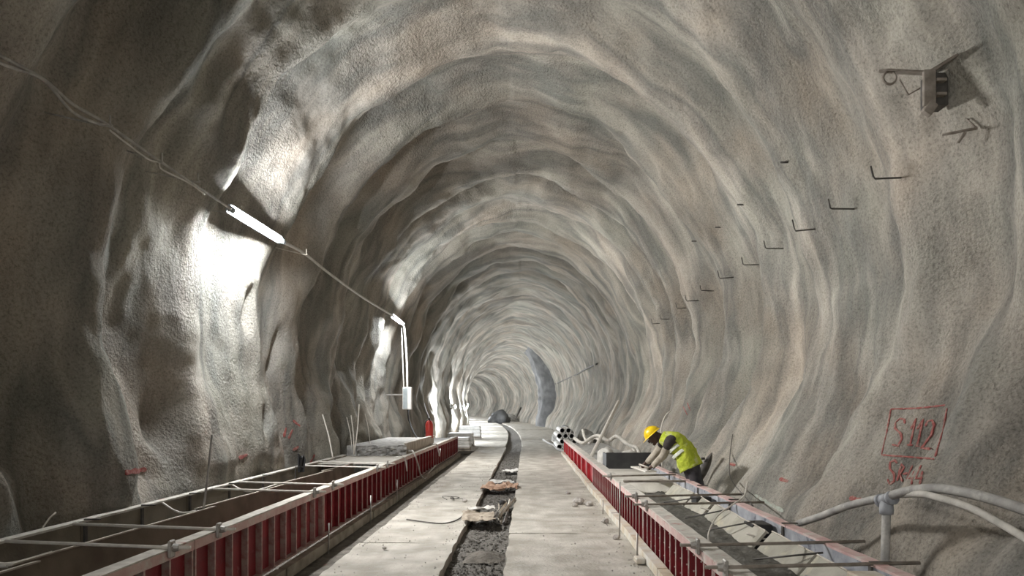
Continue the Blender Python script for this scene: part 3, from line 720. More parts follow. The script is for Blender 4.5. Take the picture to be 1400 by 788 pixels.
for zz in (-.03, -.16): MB().box(c + Vector((.03, -.12, zz - .012)), c + Vector((.12, .0, zz + .012))).build('fin', M['bracket'], t)
MB().box(c + Vector((-.06, -.11, -.34)), c + Vector((.03, -.04, -.22)), .01, Matrix.Rotation(.6, 3, 'Y')).build('foot_plate', M['bracket'], t)
h2, n2 = wall_hit(1313, 74)
MB().tube([c + Vector((0, -.05, .06)), h2 + Vector((-.02, 0, 0))], (.022, .012), 6).build('strut', M['bracket'], t)
rodthing('tie_wire', [Aa + Vector((-Lr * .55, 0, -.06)), Aa + Vector((-Lr * .38, 0, -.2)), c + Vector((-.06, 0, -.06))], .008, M['bracket'], 'thin wire hanging between the bracket arm and its plate', 'wire')
h, n = wall_hit(1330, 182)
t = thing('anchor_bar', 'thin steel bar on a peg below the flat arm bracket', 'bar', h)
MB().tube([h + Vector((-.30, -.03, -.03)), h + Vector((.0, -.06, .02))], .013, 6).build('bar', M['bracket'], t, smooth=True)
MB().tube([h + Vector((-.10, -.05, -.01)), h + Vector((-.14, .0, -.09))], .016, 6).build('peg', M['bracket'], t, smooth=True)
MB().tube([h + Vector((.0, -.06, .02)), h + Vector((-.07, -.02, .12)), h + Vector((.03, .0, .12))], .008, 6).build('wire_tail', M['bracket'], t, smooth=True)

# spray-painted survey marks: thin paint ribbons lying on the wall
def strokes(lines, width, name, mt, parent, label=None, lift=.008):
    m = MB()
    for ln in lines:
        pts = []
        for (x0, y0), (x1, y1) in zip(ln[:-1], ln[1:]):
            k = max(2, int(math.hypot(x1 - x0, y1 - y0) / 2.0))
            pts += [(x0 + (x1 - x0) * i / k, y0 + (y1 - y0) * i / k) for i in range(k)]
        pts.append(ln[-1])
        H = [wall_hit(*p) for p in pts]; P = [h + n * lift for h, n in H]
        rows = []
        for i, p in enumerate(P):
            d = (P[min(i+1, len(P)-1)] - P[max(i-1, 0)]).normalized(); s = d.cross(H[i][1]).normalized() * width * .5 * (1 + .22 * math.sin(i * 1.1 + len(m.v))) * (.55 if i in (0, len(P) - 1) else 1)
            rows.append((p - s, p + s, p + s - H[i][1] * .02, p - s - H[i][1] * .02))
        vs = [v for r in rows for v in r]; fs = []
        for i in range(len(rows) - 1):
            for q in (0, 1, 3): fs.append((i*4+q, i*4+(q+1) % 4, (i+1)*4+(q+1) % 4, (i+1)*4+q))
        m.add(vs, fs)
    o = m.build(name, mt, parent)
    if label: o['label'] = label
    return o
Z1 = lambda pts: [(1190 + x * .1778, 540 + y * .1778) for x, y in pts]
strokes([Z1([(160, 112), (370, 105), (580, 82)]), Z1([(160, 112), (130, 280), (88, 465)]), Z1([(88, 465), (300, 480), (495, 497)]), Z1([(592, 105), (560, 280), (500, 480)])], .016, 'painted_frame', M['spray'], wall_right, 'red painted square frame')
strokes([Z1([(270, 225), (262, 192), (230, 185), (195, 215), (192, 260), (235, 300), (245, 340), (215, 395), (170, 385)])], 0.0208, 'painted_letter', M['spray'], wall_right, 'red painted S inside the frame')
strokes([Z1([(312, 268), (352, 188), (308, 385)]), Z1([(284, 387), (328, 389)])], 0.0176, 'painted_digit', M['spray'], wall_right, 'first red painted 1 inside the frame')
strokes([Z1([(362, 268), (408, 192), (362, 390)]), Z1([(348, 396), (380, 398)])], 0.0176, 'painted_digit', M['spray'], wall_right, 'second red painted 1 inside the frame')
strokes([Z1([(425, 245), (445, 205), (478, 198), (492, 235), (470, 310), (395, 412), (480, 420)])], 0.0208, 'painted_digit', M['spray'], wall_right, 'red painted 2 inside the frame')
strokes([Z1([(210, 528), (190, 505), (155, 520), (152, 570), (185, 610), (185, 665), (150, 690), (135, 650)])], 0.0208, 'painted_letter', M['spray'], wall_right, 'red painted S below the frame')
strokes([Z1([(208, 665), (240, 535), (262, 560), (235, 605), (222, 610)]), Z1([(228, 610), (248, 670)])], 0.0176, 'painted_letter', M['spray'], wall_right, 'red painted R below the frame')
strokes([Z1([(255, 612), (292, 605)])], 0.0192, 'painted_dash', M['spray'], wall_right, 'red painted dash below the frame')
strokes([Z1([(325, 545), (284, 648), (338, 642)]), Z1([(338, 590), (318, 692)])], 0.0150, 'painted_digit', M['spray'], wall_right, 'first red painted 4 below the frame')
strokes([Z1([(392, 545), (352, 648), (406, 642)]), Z1([(402, 590), (382, 692)])], 0.0150, 'painted_digit', M['spray'], wall_right, 'second red painted 4 below the frame')
for ln in ([(1162, 681), (1178, 685)], [(1066, 655), (1078, 659)], [(998, 634), (1006, 637)], [(940, 551), (944, 562)], [(934, 556), (940, 568)]):
    strokes([ln], .045 if ln[0][0] > 990 else .02, 'painted_dash', M['spray'], wall_right, 'short red paint dash')
strokes([[(1032, 678), (1050, 688), (1072, 700)]], .045, 'painted_streak', M['greenspray'], wall_right, 'pale green paint streak')
for ln in ([(170, 647), (200, 642)], [(326, 627), (338, 622)], [(388, 598), (391, 585)], [(394, 600), (400, 588)], [(400, 575), (410, 583)], [(424, 634), (430, 622)], [(400, 616), (408, 611)], [(182, 643), (190, 646)]):
    strokes([ln], .05, 'painted_dash', M['spray'], wall_left, 'short red paint dash')

# ------------------------------------------------------------------ hoses beside the painted wall
def hp(x, y, X): Y = F * X / (x - CX); return px(x, y, Y)
t = thing('water_hose', 'thick dusty grey hose with a tee joint arching beside the painted wall', 'hose', hp(1213, 690, 2.86))
cable([hp(1092, 716, 2.66), hp(1120, 707, 2.74), hp(1160, 692, 2.82), hp(1206, 681, 2.88)], .034, 'hose', M['hose'], t, 10)
cable([hp(1216, 679, 2.88), hp(1240, 672, 2.92), hp(1275, 668, 2.96), hp(1310, 672, 3.0), hp(1350, 681, 3.04), hp(1400, 697, 3.08), hp(1470, 722, 3.12)], .036, 'hose', M['hose'], t, 10)
j = hp(1212, 683, 2.88)
dj = (hp(1230, 675, 2.9) - hp(1195, 684, 2.86)).normalized()
MB().tube([j - dj*.07, j + dj*.07], .048, 12).build('tee_joint', M['pvc'], t, smooth=True)
for sg in (-1, 1): MB().tube([j + dj*.055*sg, j + dj*.085*sg], .056, 12).build('collar', M['pvc'], t, smooth=True)
jb = hp(1209, 768, 2.88 * 1.0)
MB().tube([j, j + Vector((0, 0, -.08)), j + Vector((0, 0, -.12))], [.045, .054, .05], 12).build('tee_branch', M['pvc'], t, smooth=True)
MB().tube([j + Vector((0, 0, -.1)), j + Vector((-.01, 0, -.45)), j + Vector((-.02, 0, -.85))], .034, 10).build('standpipe', M['hose'], t, smooth=True)
t = thing('second_hose', 'pale crusted hose running below the thick grey hose', 'hose', hp(1330, 700, 2.96))
cable([hp(1232, 677, 2.93), hp(1262, 676, 2.92), hp(1290, 683, 2.92), hp(1325, 694, 2.94), hp(1360, 712, 2.98), hp(1400, 735, 2.98), hp(1450, 765, 2.98)], .026, 'hose', M['hosepale'], t, 9)
# shovel blade against the wall behind the worker
h, n = wall_hit(968, 640)
t = thing('shovel', 'round shovel blade propped up against the wall behind the worker', 'shovel', h)
c = h + Vector((-.10, -.25, .02))
def shv(u, v):
    a = (u - .5); w = .115 * math.sin(math.pi * min(1, .18 + v * .82)) ** .6 if v < .98 else .01
    return c + Vector((a * 2 * w * .75 + .20 * (v - .5), -.04 + .06 * (a*2) ** 2 + a * .04, -.20 + .46 * v))
m = MB(); m.grid(shv, 8, 14); o = m.build('blade', M['darksteel'], t, smooth=True)
sm = o.modifiers.new('thick', 'SOLIDIFY'); sm.thickness = .004
MB().tube([c + Vector((-.10, -.03, -.20)), c + Vector((-.18, -.05, -.5))], .018, 7).build('handle', M['wood'], t, smooth=True)
MB().box(c + Vector((-.09, -.05, .14)), c + Vector((-.03, -.02, .18))).build('step', M['darksteel'], t)
rodthing('wall_wire', [wall_hit(1004, 594)[0] + Vector((-.03, 0, 0)), wall_hit(1006, 625)[0] + Vector((-.10, 0, 0)), wall_hit(1018, 655)[0] + Vector((-.2, 0, 0)), Vector((2.62, 8.1, .60)), Vector((2.55, 7.9, .62))], .007, M['darksteel'], 'thin dark wire curling down the painted wall to the edge form', 'wire', curve=6)
rodthing('wall_wire', [px(917, 562, 12.6), px(909, 570, 12.4), px(904, 586, 12.3), px(904, 605, 12.3), px(905, 640, 12.3)], .012, M['rod'], 'pale upright wire just behind the worker', 'wire', curve=6)

# ------------------------------------------------------------------ beyond the worker
t = thing('bulkhead', 'black board tub closing the end of the fresh pour', 'board', (2.0, 13.9, .5))
MB().box((1.60, 13.95, .44), (2.50, 13.99, .83)).build('front_board', M['black'], t)
MB().box((1.60, 13.99, .44), (1.63, 14.6, .80)).build('side_board', M['black'], t)
MB().box((2.47, 13.99, .44), (2.50, 14.6, .80)).build('side_board', M['black'], t)
m = MB(); m.box((1.53, 14.75, .02), (2.9, 26.4, .42)); tag(m.build('backfill_bank', M['rawblock']), 'grey concrete bank behind the far smooth red panels', 'bank')
def lump(name, c, r, mt, label, cat, seed, amp=.3, sub=3, group=None):
    bm = bmesh.new(); bmesh.ops.create_icosphere(bm, subdivisions=sub, radius=1)
    for v in bm.verts:
        k = 1 + amp * n1(v.co.x*1.3 + seed, v.co.y*1.3, v.co.z*1.3, 121) + amp*.5*n1(v.co.x*3 + seed, v.co.y*3, v.co.z*3, 122)
        v.co = Vector((v.co.x * r[0] * k, v.co.y * r[1] * k, max(v.co.z, -.55) * r[2] * k))
    me = bpy.data.meshes.new(name); bm.to_mesh(me); bm.free(); me.materials.append(mt)
    me.polygons.foreach_set('use_smooth', [True]*len(me.polygons))
    o = bpy.data.objects.new(name, me); COL.objects.link(o); o.location = c; return tag(o, label, cat, group)
lump('cement_sack', (1.72, 15.15, .60), (.19, .32, .30), M['sack'], 'pale slumped sack beside the black bulkhead board', 'sack', 3)
lump('cement_sack', (2.22, 15.4, .55), (.36, .30, .22), M['sack'], 'flat pale sack lying behind the black bulkhead board', 'sack', 9)
a, b = px(805, 611, 17.0), px(846, 549, 19.5)
rodthing('leaning_pole', [Vector((a.x, a.y, .43)), b], .045, M['rod'], 'pale pole leaning on the wall beyond the black bulkhead board', 'pole', n=8)
for k, (pts, r, lab, mt) in enumerate([
        ([px(786, 600, 20.5), px(797, 606, 19.5), px(812, 597, 19), px(821, 597, 18.5), px(832, 603, 18), px(843, 597, 17.5), px(856, 606, 17), px(866, 612, 16.5), px(868, 620, 16)], .05, 'pale twisted hose looping over the bank beyond the black bulkhead board', M['hosepale']),
        ([px(797, 588, 23), px(800, 600, 22.5), px(806, 606, 22), px(812, 599, 21.5), px(822, 603, 21)], .05, 'pale hose hanging in a bend beside the stacked pipes', M['hosepale']),
        ([px(862, 610, 16.2), px(870, 612, 15.8), px(875, 622, 15.2)], .04, 'short pale hose end curling behind the black bulkhead board', M['hosepale'])]):
    rodthing('site_hose', pts, r, mt, lab, 'hose', 'hoses beyond the bulkhead', n=7, curve=6)
# stacked pipes
base = px(771, 601, 29.0)
for j in range(4):
    for i in range(3):
        if j == 3 and i > 1: continue
        c = Vector((base.x - .2 + i * .25 + (.12 if j % 2 else 0), 28.6, .13 + j * .225 + .02))
        m = MB(); n = 14; vs = []
        for (yy, rr) in ((0, .118), (0, .098), (3.2, .098), (3.2, .118)):
            for q in range(n): vs.append(c + Vector((rr*math.cos(q/n*6.2832), yy, rr*math.sin(q/n*6.2832))))
        fs = []
        for rg in range(4):
            for q in range(n): a, b = rg*n+q, rg*n+(q+1) % n; c2, d = ((rg+1) % 4)*n+(q+1) % n, ((rg+1) % 4)*n+q; fs.append((a, b, c2, d))
        fs.append(tuple(2*n+q for q in range(n)))
        m.add(vs, fs)
        o = m.build('drain_pipe', M['white'], smooth=False, origin=c)
        tag(o, f'white drain pipe in the stack by the far wall, {["bottom", "second", "third", "top"][j]} layer, {["first", "middle", "last"][i]} across', 'pipe', 'stacked drain pipes')
lump('rubble_heap', (2.62, 30.6, .1), (.4, .8, .7), M['rawblock'], 'grey rubble heap beside the stacked drain pipes', 'rubble', 5, .5)
lump('rubble_heap', (2.0, 38.0, .1), (.6, 1.2, .6), M['rawblock'], 'small pale rubble heap beyond the stacked drain pipes', 'rubble', 15, .5)
rodthing('floor_hose', [(0.9, 37.5, .06), (1.1, 33.5, .06), (1.25, 31.8, .06), (1.3, 28.5, .06), (1.5, 27.2, .06)], .06, M['hose'], 'dark hose lying across the lane toward the end of the red panels', 'hose', curve=6)
rodthing('floor_hose', [(1.35, 36.5, .06), (1.45, 32, .06), (1.8, 29.5, .05), (1.75, 27.0, .05)], .05, M['hosepale'], 'pale hose lying beside the dark hose on the lane', 'hose', curve=6)
# pale stacks and a mound by the lamp wall far off
for k, (x, y, w, h, lab) in enumerate([(-2.75, 28.6, .9, .42, 'pale stack of bagged material just past the end of the red forms'), (-3.0, 31.6, 1.2, .5, 'second pale stack past the end of the red forms'), (-3.3, 40.5, 1.3, .6, 'far pale stack along the lamp wall')]):
    t = thing('pallet_stack', lab, 'stack', (x, y, 0), 'pale stacks past the red forms')
    for q in range(2): MB().box((x - w/2, y - .5, .02 + q*.07), (x + w/2, y + .5, .06 + q*.07)).build('pallet_deck', M['greywood'], t)
    for q in range(3): MB().box((x - w/2 + .03*q, y - .48, .135 + q*h/3), (x + w/2 - .02*q, y + .48, .13 + (q+1)*h/3), .03).build('bag_layer', M['white'], t)
lump('spoil_heap', (float(bend(88)) - .4, 88, .3), (1.35, 2.0, 1.2), M['ledge'], 'dark spoil heap far off in the bend by the lamp wall', 'heap', 21, .35)
lump('spoil_heap', (float(bend(96)) + .8, 98, .2), (2.2, 2.0, .9), M['rawblock'], 'low grey spoil bank across the far floor', 'heap', 25, .3)
a, b = px(705, 573, 84), px(712, 558, 86); rodthing('far_pole', [a, b], .12, M['darksteel'], 'dark leaning pole far down the tunnel', 'pole')
# ledge for the step in the far wall, its shade put into the colour
def ledge_pt(u, v):
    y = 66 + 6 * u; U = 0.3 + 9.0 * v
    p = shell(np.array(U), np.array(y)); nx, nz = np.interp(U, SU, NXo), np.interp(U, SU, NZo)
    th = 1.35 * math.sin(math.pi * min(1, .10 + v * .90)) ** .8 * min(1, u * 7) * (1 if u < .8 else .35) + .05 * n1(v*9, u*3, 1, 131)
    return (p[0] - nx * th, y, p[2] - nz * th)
m = MB(); m.grid(ledge_pt, 14, 60)
o = m.build('far_ledge', M['ledge'], smooth=True); tag(o, 'dark grey ledge with painted shade on the far wall where the tunnel bends', 'ledge')
pts = [wall_hit(x, y)[0] + Vector((-.10, -.1, 0)) for (x, y) in [(757, 527), (775, 519), (791, 512), (803, 505), (818, 498)]]
rodthing('far_cable', pts, .045, M['darksteel'], 'dark cable slung on the far wall past the stacked pipes', 'cable', curve=5)

# ------------------------------------------------------------------ upright rebars and bits by the lamp wall
for k, (b, tp, r, lab) in enumerate([
        (px(484, 622, 16.2), px(491, 553, 16.2), .016, 'taller pale rebar standing at the broken end of the bench'), (px(484, 622, 16.15), px(480, 568, 16.2), .013, 'shorter bent rebar standing at the broken end of the bench'),
        (px(455, 626, 14.4), px(441, 567, 14.6), .014, 'slanted pale rebar standing by the lamp wall before the bench'), (px(481, 612, 16.3), px(474, 571, 16.6), .010, 'thin rebar leaning on the lamp wall behind the bench end'),
        (px(506, 607, 17.2), px(499, 566, 17.4), .010, 'thin rebar rising from the bench top by the lamp wall')]):
    rodthing('rebar', [b, b.lerp(tp, .5) + Vector((.02, 0, 0)), tp], r, M['rod'], lab, 'rebar', 'upright rebars by the lamp wall', curve=3)
rodthing('rebar', [px(275, 726, 7.7) + Vector((0, 0, -.45)), px(275, 726, 7.7), px(283, 660, 7.7), px(290, 595, 7.7)], .012, M['hose'], 'tall thin rod standing in the plywood channel by the lamp wall', 'rebar', curve=4)
h = px(411, 637, 12.6)
t = thing('rubber_strip', 'black frayed rubber strip sticking up behind the edge board', 'strip', h)
m = MB(); m.grid(lambda u, v: h + Vector(((-.05 + .10*u)*(.5 + .5*v) + .02*v, .05*math.sin(u*9), -.12 + .34*v - (.09*abs(math.sin(u*8)) if v > .9 else 0))), 6, 6); o = m.build('strip', M['black'], t); o.modifiers.new('t', 'SOLIDIFY').thickness = .03
rodthing('wire_end', [Vector((-4.25, 6.1, .66)), Vector((-4.22, 6.15, .74)), Vector((-4.20, 6.2, .78))], .008, M['rod'], 'short pale wire end sticking up from the near edge board', 'wire')
# cables over the red forms by the lamp wall
rodthing('slack_cable', [(-2.95, 17.0, .80), (-2.80, 16.6, .70), (-2.70, 16.4, .72), (-2.62, 16.3, .62), (-2.60, 16.6, .4), (-2.60, 17.0, .12), (-2.58, 17.6, -.05), (-2.60, 18.6, .02), (-2.60, 19.8, .1)], .02, M['cable'], 'grey slack cable looping over the middle of the red forms', 'cable', curve=6)
rodthing('slack_cable', [(-2.84, 14.9, .67), (-2.66, 15.0, .67), (-2.62, 15.1, .55), (-2.62, 15.2, .35)], .016, M['cable'], 'short cable end hanging over the red forms before the slack loop', 'cable', curve=6)
rodthing('slack_cable', [(-2.84, 20.4, .67), (-2.66, 20.5, .67), (-2.62, 20.6, .45), (-2.62, 20.9, .30), (-2.62, 21.1, .5)], .018, M['cable'], 'pale cable end hanging over the far red forms', 'cable', curve=6)
# wires on the slab
rodthing('bent_rod', [(-1.83, 10.6, .02), (-1.35, 10.25, .02), (-1.15, 10.3, .02), (-1.03, 10.7, .02), (-1.0, 11.2, .03)], .011, M['darksteel'], 'bent dark steel rod lying on the slab by the trench', 'rod', curve=6)
rt = random.Random(5); P = [Vector((-1.35 + rt.gauss(0, .09), 12.9 + rt.gauss(0, .15), .02 + abs(rt.gauss(0, .03)))) for _ in range(12)]
rodthing('wire_tangle', P, .006, M['darksteel'], 'small tangle of thin wire on the slab beyond the bent rod', 'wire', n=5, curve=4)

# ------------------------------------------------------------------ debris in the trench
def sheet(name, c, w, d, mt, label, seed, amp=.05, rot=0, cat='card'):
    ca, sa = math.cos(rot), math.sin(rot)
    def fn(u, v):
        a, b = (u - .5) * w, (v - .5) * d
        return (c[0] + a*ca - b*sa + .04*n1(u*3, v*3, seed, 142), c[1] + a*sa + b*ca + .05*n1(u*4, v*2, seed, 143), c[2] + amp * (n1(u*2.6, v*2.6, seed, 141) + .5*n1(u*6, v*6, seed, 144)) + .03)
    m = MB(); m.grid(fn, 14, 14); o = m.build(name, mt); o.modifiers.new('t', 'SOLIDIFY').thickness = .008
    return tag(o, label, cat)
sheet('card_sheet', (-.72, 14.9, .02), .50, .9, M['card'], 'crumpled pink brown card sheet across the trench, lamp wall half', 1, .10)
sheet('card_sheet', (-.36, 15.1, .02), .34, .8, M['card'], 'smaller crumpled card sheet across the trench beside the pink brown one', 2, .12)
sheet('paper_sack', (-.74, 10.7, .03), .50, .9, M['cardgrey'], 'dusty flattened paper sack bridging the trench', 3, .06, .1, 'sack')
sheet('paper_sack', (-.74, 11.35, .06), .44, .16, M['sack'], 'rolled pale sack edge behind the dusty flattened sack', 4, .05, .12, 'sack')
sheet('plastic_scrap', (-.45, 19.3, -.03), .42, .6, M['white'], 'white plastic scrap in the far part of the trench', 5, .06, 0, 'plastic')
sheet('plastic_scrap', (-.60, 16.4, -.03), .55, .4, M['white'], 'white plastic scrap just behind the card sheets in the trench', 6, .06, .2, 'plastic')
sheet('plastic_scrap', (-.66, 6.3, -.055), .10, .06, M['white'], 'tiny white scrap on the gravel near the camera', 7, .02, .2, 'plastic')
rl = random.Random(19)
LB = ['topmost', 'thick grey', 'thin', 'long', 'short', 'split', 'dark', 'crooked', 'pale', 'broken', 'bent', 'outermost']
for k in range(12):
    x = -.45 + .19 * rl.random(); y = 10.6 + 2.1 * rl.random(); a = rl.uniform(-.07, .12); L = rl.uniform(.9, 1.5); z = -.015 + .009 * k
    d = Vector((math.sin(a), math.cos(a), rl.uniform(-.015, .03))) * L
    m = MB(); w = rl.uniform(.018, .034); p = Vector((x, y, z)) - d * .5
    m.tube([p, p + d], (w, w * .8), 4)
    tag(m.build('timber_scrap', (M['greywood'], M['kick'], M['wood'], M['darksteel'])[k % 4]), f'{LB[k]} timber stick in the bundle lying along the trench', 'stick', 'timber sticks in the trench')
lump('plastic_bottle_scrap', (-.42, 11.9, .10), (.06, .09, .05), M['black'], 'dark crumpled scrap on top of the timber sticks', 'scrap', 33)

# ------------------------------------------------------------------ worker
HIP, NECK = Vector((2.535, 10.82, .845)), Vector((2.17, 11.02, 1.25))
def worker():
    J = {'hip': HIP, 'waist': Vector((2.475, 10.88, 1.04)), 'chest': Vector((2.34, 10.95, 1.18)), 'neck': NECK,
         'throat': Vector((2.09, 11.05, 1.275)), 'head': Vector((2.01, 11.08, 1.29)), 'crown': Vector((1.955, 11.10, 1.36)),
         'sl': Vector((2.235, 10.81, 1.205)), 'el': Vector((2.15, 10.93, .975)), 'wl': Vector((2.035, 11.12, .80)), 'hl': Vector((1.99, 11.17, .765)),
         'sr': Vector((2.24, 11.19, 1.20)), 'er': Vector((2.12, 11.36, .985)), 'wr': Vector((2.00, 11.50, .825)), 'hr': Vector((1.955, 11.54, .79)),
         'ql': Vector((2.565, 10.73, .80)), 'kl': Vector((2.67, 10.72, .44)), 'al': Vector((2.75, 10.60, .02)), 'tl': Vector((2.72, 10.80, -.04)),
         'qr': Vector((2.565, 10.92, .80)), 'kr': Vector((2.67, 11.06, .44)), 'ar': Vector((2.76, 11.06, .02)), 'tr': Vector((2.72, 11.26, -.04))}
    R = {'hip': .145, 'waist': .135, 'chest': .15, 'neck': .07, 'throat': .06, 'head': .088, 'crown': .07, 'sl': .075, 'el': .048, 'wl': .032, 'hl': .036, 'sr': .075, 'er': .048, 'wr': .032, 'hr': .036,
         'ql': .10, 'kl': .065, 'al': .045, 'tl': .038, 'qr': .10, 'kr': .065, 'ar': .045, 'tr': .038}
    E = [('hip', 'waist'), ('waist', 'chest'), ('chest', 'neck'), ('neck', 'throat'), ('throat', 'head'), ('head', 'crown'), ('chest', 'sl'), ('sl', 'el'), ('el', 'wl'), ('wl', 'hl'), ('chest', 'sr'), ('sr', 'er'), ('er', 'wr'), ('wr', 'hr'),
         ('hip', 'ql'), ('ql', 'kl'), ('kl', 'al'), ('al', 'tl'), ('hip', 'qr'), ('qr', 'kr'), ('kr', 'ar'), ('ar', 'tr')]
    names = list(J); co = [J[k].copy() for k in names]; rad = [R[k] for k in names]; ed = [(names.index(a), names.index(b)) for a, b in E]
    for s in 'lr':                                               # five bent fingers per hand, closing downward round the float handle
        w, hnd = J['w' + s], J['h' + s]; d = (hnd - w).normalized(); side = d.cross(Vector((0, 0, 1))).normalized(); dn = side.cross(d).normalized()
        if dn.z > 0: dn = -dn
        hi = names.index('h' + s)
        for f, (o, L) in enumerate([(-.030, .030), (-.010, .036), (.010, .034), (.029, .026)]):
            p1 = hnd + side * o + d * .030; p2 = p1 + d * L * .8 + dn * L * .5; p3 = p2 + dn * L * .8 + d * L * .1; p4 = p3 - d * L * .6 + dn * L * .2
            i0 = len(co); co += [p1, p2, p3, p4]; rad += [.012, .010, .009, .008]; ed += [(hi, i0), (i0, i0+1), (i0+1, i0+2), (i0+2, i0+3)]
        sg = 1 if s == 'l' else -1
        p1 = w + d * .02 + side * .03 * sg; p2 = p1 + side * .025 * sg + d * .03 + dn * .015; p3 = p2 + d * .02 + dn * .025
        i0 = len(co); co += [p1, p2, p3]; rad += [.014, .012, .010]; ed += [(hi, i0), (i0, i0+1), (i0+1, i0+2)]
    me = bpy.data.meshes.new('body'); me.from_pydata([tuple(c) for c in co], ed, []); me.update()
    tmp = bpy.data.objects.new('body', me); COL.objects.link(tmp)
    sk = tmp.modifiers.new('skin', 'SKIN'); sk.use_smooth_shade = True
    for i, v in enumerate(me.skin_vertices[0].data): v.radius = (rad[i], rad[i]); v.use_root = (i == 0)
    tmp.modifiers.new('sub', 'SUBSURF').levels = 2; tmp.modifiers['sub'].render_levels = 2
    dg = bpy.context.evaluated_depsgraph_get(); nm = bpy.data.meshes.new_from_object(tmp.evaluated_get(dg)); bpy.data.objects.remove(tmp)
    nm.materials.clear(); nm.materials.append(M['skin']); nm.polygons.foreach_set('use_smooth', [True]*len(nm.polygons))
    t = thing('person', 'worker in yellow helmet and hi-viz vest bending over the edge form', 'person', (2.70, 10.85, -.1))
    inv = Matrix.Translation(-Vector(t.location))
    b = bpy.data.objects.new('body', nm); COL.objects.link(b); b.parent = t; b.matrix_parent_inverse = inv
    # head: face looks along fdir (down and toward the pour)
    hc = Vector((2.015, 11.075, 1.285)); fd = Vector((-.72, .18, -.67)).normalized(); sd = Vector((0, 0, 1)).cross(fd).normalized(); ud = fd.cross(sd).normalized()
    if ud.z < 0: ud = -ud
    B = lambda f, s, u: hc + fd * f + sd * s + ud * u
    def blob(name, f, s, u, r, mt):                     # ellipsoid in the head's own axes
        m = MB(); m.ball((0, 0, 0), r, 14, 10); m.v = [tuple(B(f + v[0], s + v[1], u + v[2])) for v in m.v]; return m.build(name, mt, t, smooth=True)
    blob('face', .02, 0, -.03, (.088, .072, .105), M['skin'])
    blob('nose', .112, 0, -.035, (.020, .016, .026), M['skin']); blob('chin', .075, 0, -.115, (.030, .035, .028), M['skin'])
    for s in (-1, 1):
        blob('eye', .093, .032 * s, .0, (.012, .016, .010), M['eye']); blob('ear', -.01, .075 * s, -.03, (.022, .012, .034), M['skin'])
    blob('mouth', .102, 0, -.075, (.008, .026, .009), M['shirt'])
    m = MB(); nu, nv = 22, 9                               # helmet dome with brim and peak
    def dome(u, v):
        a = u * 2 * math.pi; e = v * math.pi / 2
        rx, rs_ = .138, .112
        return B(rx * math.cos(a) * math.cos(e) - .005, rs_ * math.sin(a) * math.cos(e), .025 + .125 * math.sin(e))
    m.grid(dome, nu, nv); hm = m.build('helmet', M['helmet'], t, smooth=True)
    m = MB()
    m.grid(lambda u, v: B((.136 + v * (.018 + .05 * max(0, math.cos(u*2*math.pi)) ** 2)) * math.cos(u*2*math.pi) - .005, (.110 + v * .018) * math.sin(u*2*math.pi), .027 - .014 * v), 26, 2)
    br = m.build('brim', M['helmet'], hm, smooth=True); br.matrix_parent_inverse = Matrix.Identity(4)
    br.modifiers.new('t', 'SOLIDIFY').thickness = .004
    for q in (-1, 0, 1):
        m = MB(); m.tube([B(.11*math.cos(e) , .035*q, .03 + .126*math.sin(e)) for e in [k/8*math.pi for k in range(1, 8)]], .006, 5); r = m.build('ridge', M['helmet'], hm, smooth=True)
    # clothes: lofted over the body
    def loft(name, pts, radii, mt, parent=t, n=18, wr=.006, seed=1, sub=4):
        P = catmull(pts, sub); R = []
        for i in range(len(P)):
            f = i / (len(P) - 1) * (len(radii) - 1); k = min(int(f), len(radii) - 2); w = f - k
            R.append(tuple(radii[k][q] * (1 - w) + radii[k+1][q] * w for q in (0, 1)))
        m = MB(); m.tube(P, R, n, cap=False)
        m.v = [tuple(Vector(v) + Vector((1, 1, 1)) * wr * n1(v[0]*14, v[1]*14, v[2]*14, seed)) for v in m.v]
        o = m.build(name, mt, parent, smooth=True); s = o.modifiers.new('t', 'SOLIDIFY'); s.thickness = .006; s.offset = 1; return o
    ax = [NECK + (NECK - J['chest']) * .15, NECK.lerp(J['chest'], .45), J['chest'], J['waist'], J['waist'].lerp(HIP, .6), HIP + Vector((.03, 0, -.03))]
    loft('shirt', ax, [(.085, .075), (.165, .125), (.205, .15), (.185, .145), (.185, .15), (.17, .14)], M['shirt'])
    v = loft('vest', [ax[0], ax[1], ax[2], ax[3], ax[4], HIP + Vector((.035, -.01, -.06))], [(.105, .095), (.185, .145), (.22, .165), (.205, .165), (.21, .18), (.22, .195)], M['hiviz'], wr=.02, seed=3)
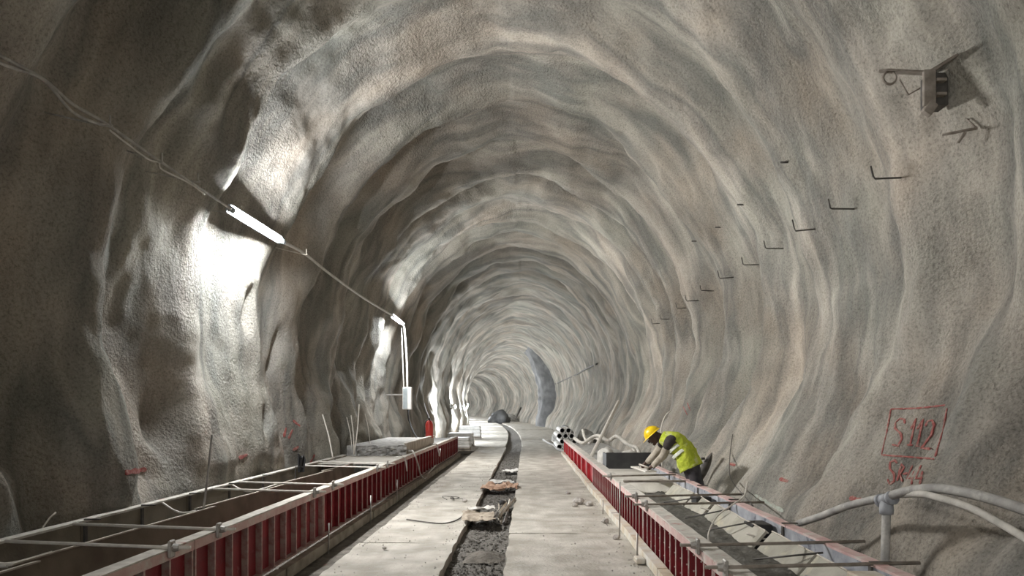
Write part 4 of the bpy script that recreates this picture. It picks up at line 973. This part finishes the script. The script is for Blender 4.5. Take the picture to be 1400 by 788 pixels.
    for f, a in ((.30, 0), (.62, 0)):
        c0 = ax[2].lerp(ax[4], f); d = (ax[4] - ax[2]).normalized() * .025
        rr = (.222, .17) if f < .5 else (.216, .176)
        o = loft('reflective_band', [c0 - d, c0 + d], [rr, rr], M['tape'], wr=.02, seed=3)
    for s in 'lr':
        S, Eb, Wr, Hd = J['s'+s], J['e'+s], J['w'+s], J['h'+s]
        loft('shirt_sleeve', [J['chest'].lerp(S, .55), S, S.lerp(Eb, .45)], [(.10, .10), (.098, .092), (.076, .072)], M['shirt'], n=12, seed=5)
        loft('sleeve', [S.lerp(Eb, .36), Eb, Eb.lerp(Wr, .5), Wr], [(.070, .068), (.064, .06), (.056, .054), (.046, .044)], M['sleeve'], n=12, wr=.012, seed=6)
        K, Q, A = J['k'+s], J['q'+s], J['a'+s]
        loft('trouser_leg', [HIP.lerp(Q, .4) + Vector((.0, 0, .06)), Q, K, A + Vector((0, 0, .05))], [(.13, .13), (.115, .115), (.085, .085), (.075, .075)], M['trouser'], n=14, wr=.012, seed=7)
        loft('boot', [A + Vector((0, 0, .12)), A + Vector((0, 0, -.0)), A.lerp(J['t'+s], .5) + Vector((0, 0, -.01)), J['t'+s] + Vector((0, .04, 0))], [(.065, .065), (.062, .065), (.052, .05), (.035, .03)], M['boot'], n=12, wr=0)
    m = MB(); m.ball((0, 0, 0), (.135, .17, .13), 16, 10); m.v = [tuple(Vector(q) + HIP + Vector((.02, 0, -.02))) for q in m.v]; m.build('trouser_seat', M['trouser'], t, smooth=True)
    return t
worker()
# float in his hands
t = thing('float_bar', 'pale finishing float held in the hands of the worker', 'tool', (2.0, 11.3, .74))
MB().box((1.83, 11.02, .700), (2.02, 11.95, .722), .004, Matrix.Rotation(.10, 3, 'Z')).build('blade', M['rod'], t)
MB().tube([(1.93, 11.05, .775), (1.90, 11.7, .775)], .014, 8).build('grip', M['greywood'], t, smooth=True)
for y in (11.06, 11.68): MB().tube([(1.93 if y < 11.3 else 1.90, y, .722), (1.93 if y < 11.3 else 1.90, y, .775)], .010, 6).build('grip_post', M['steel'], t)
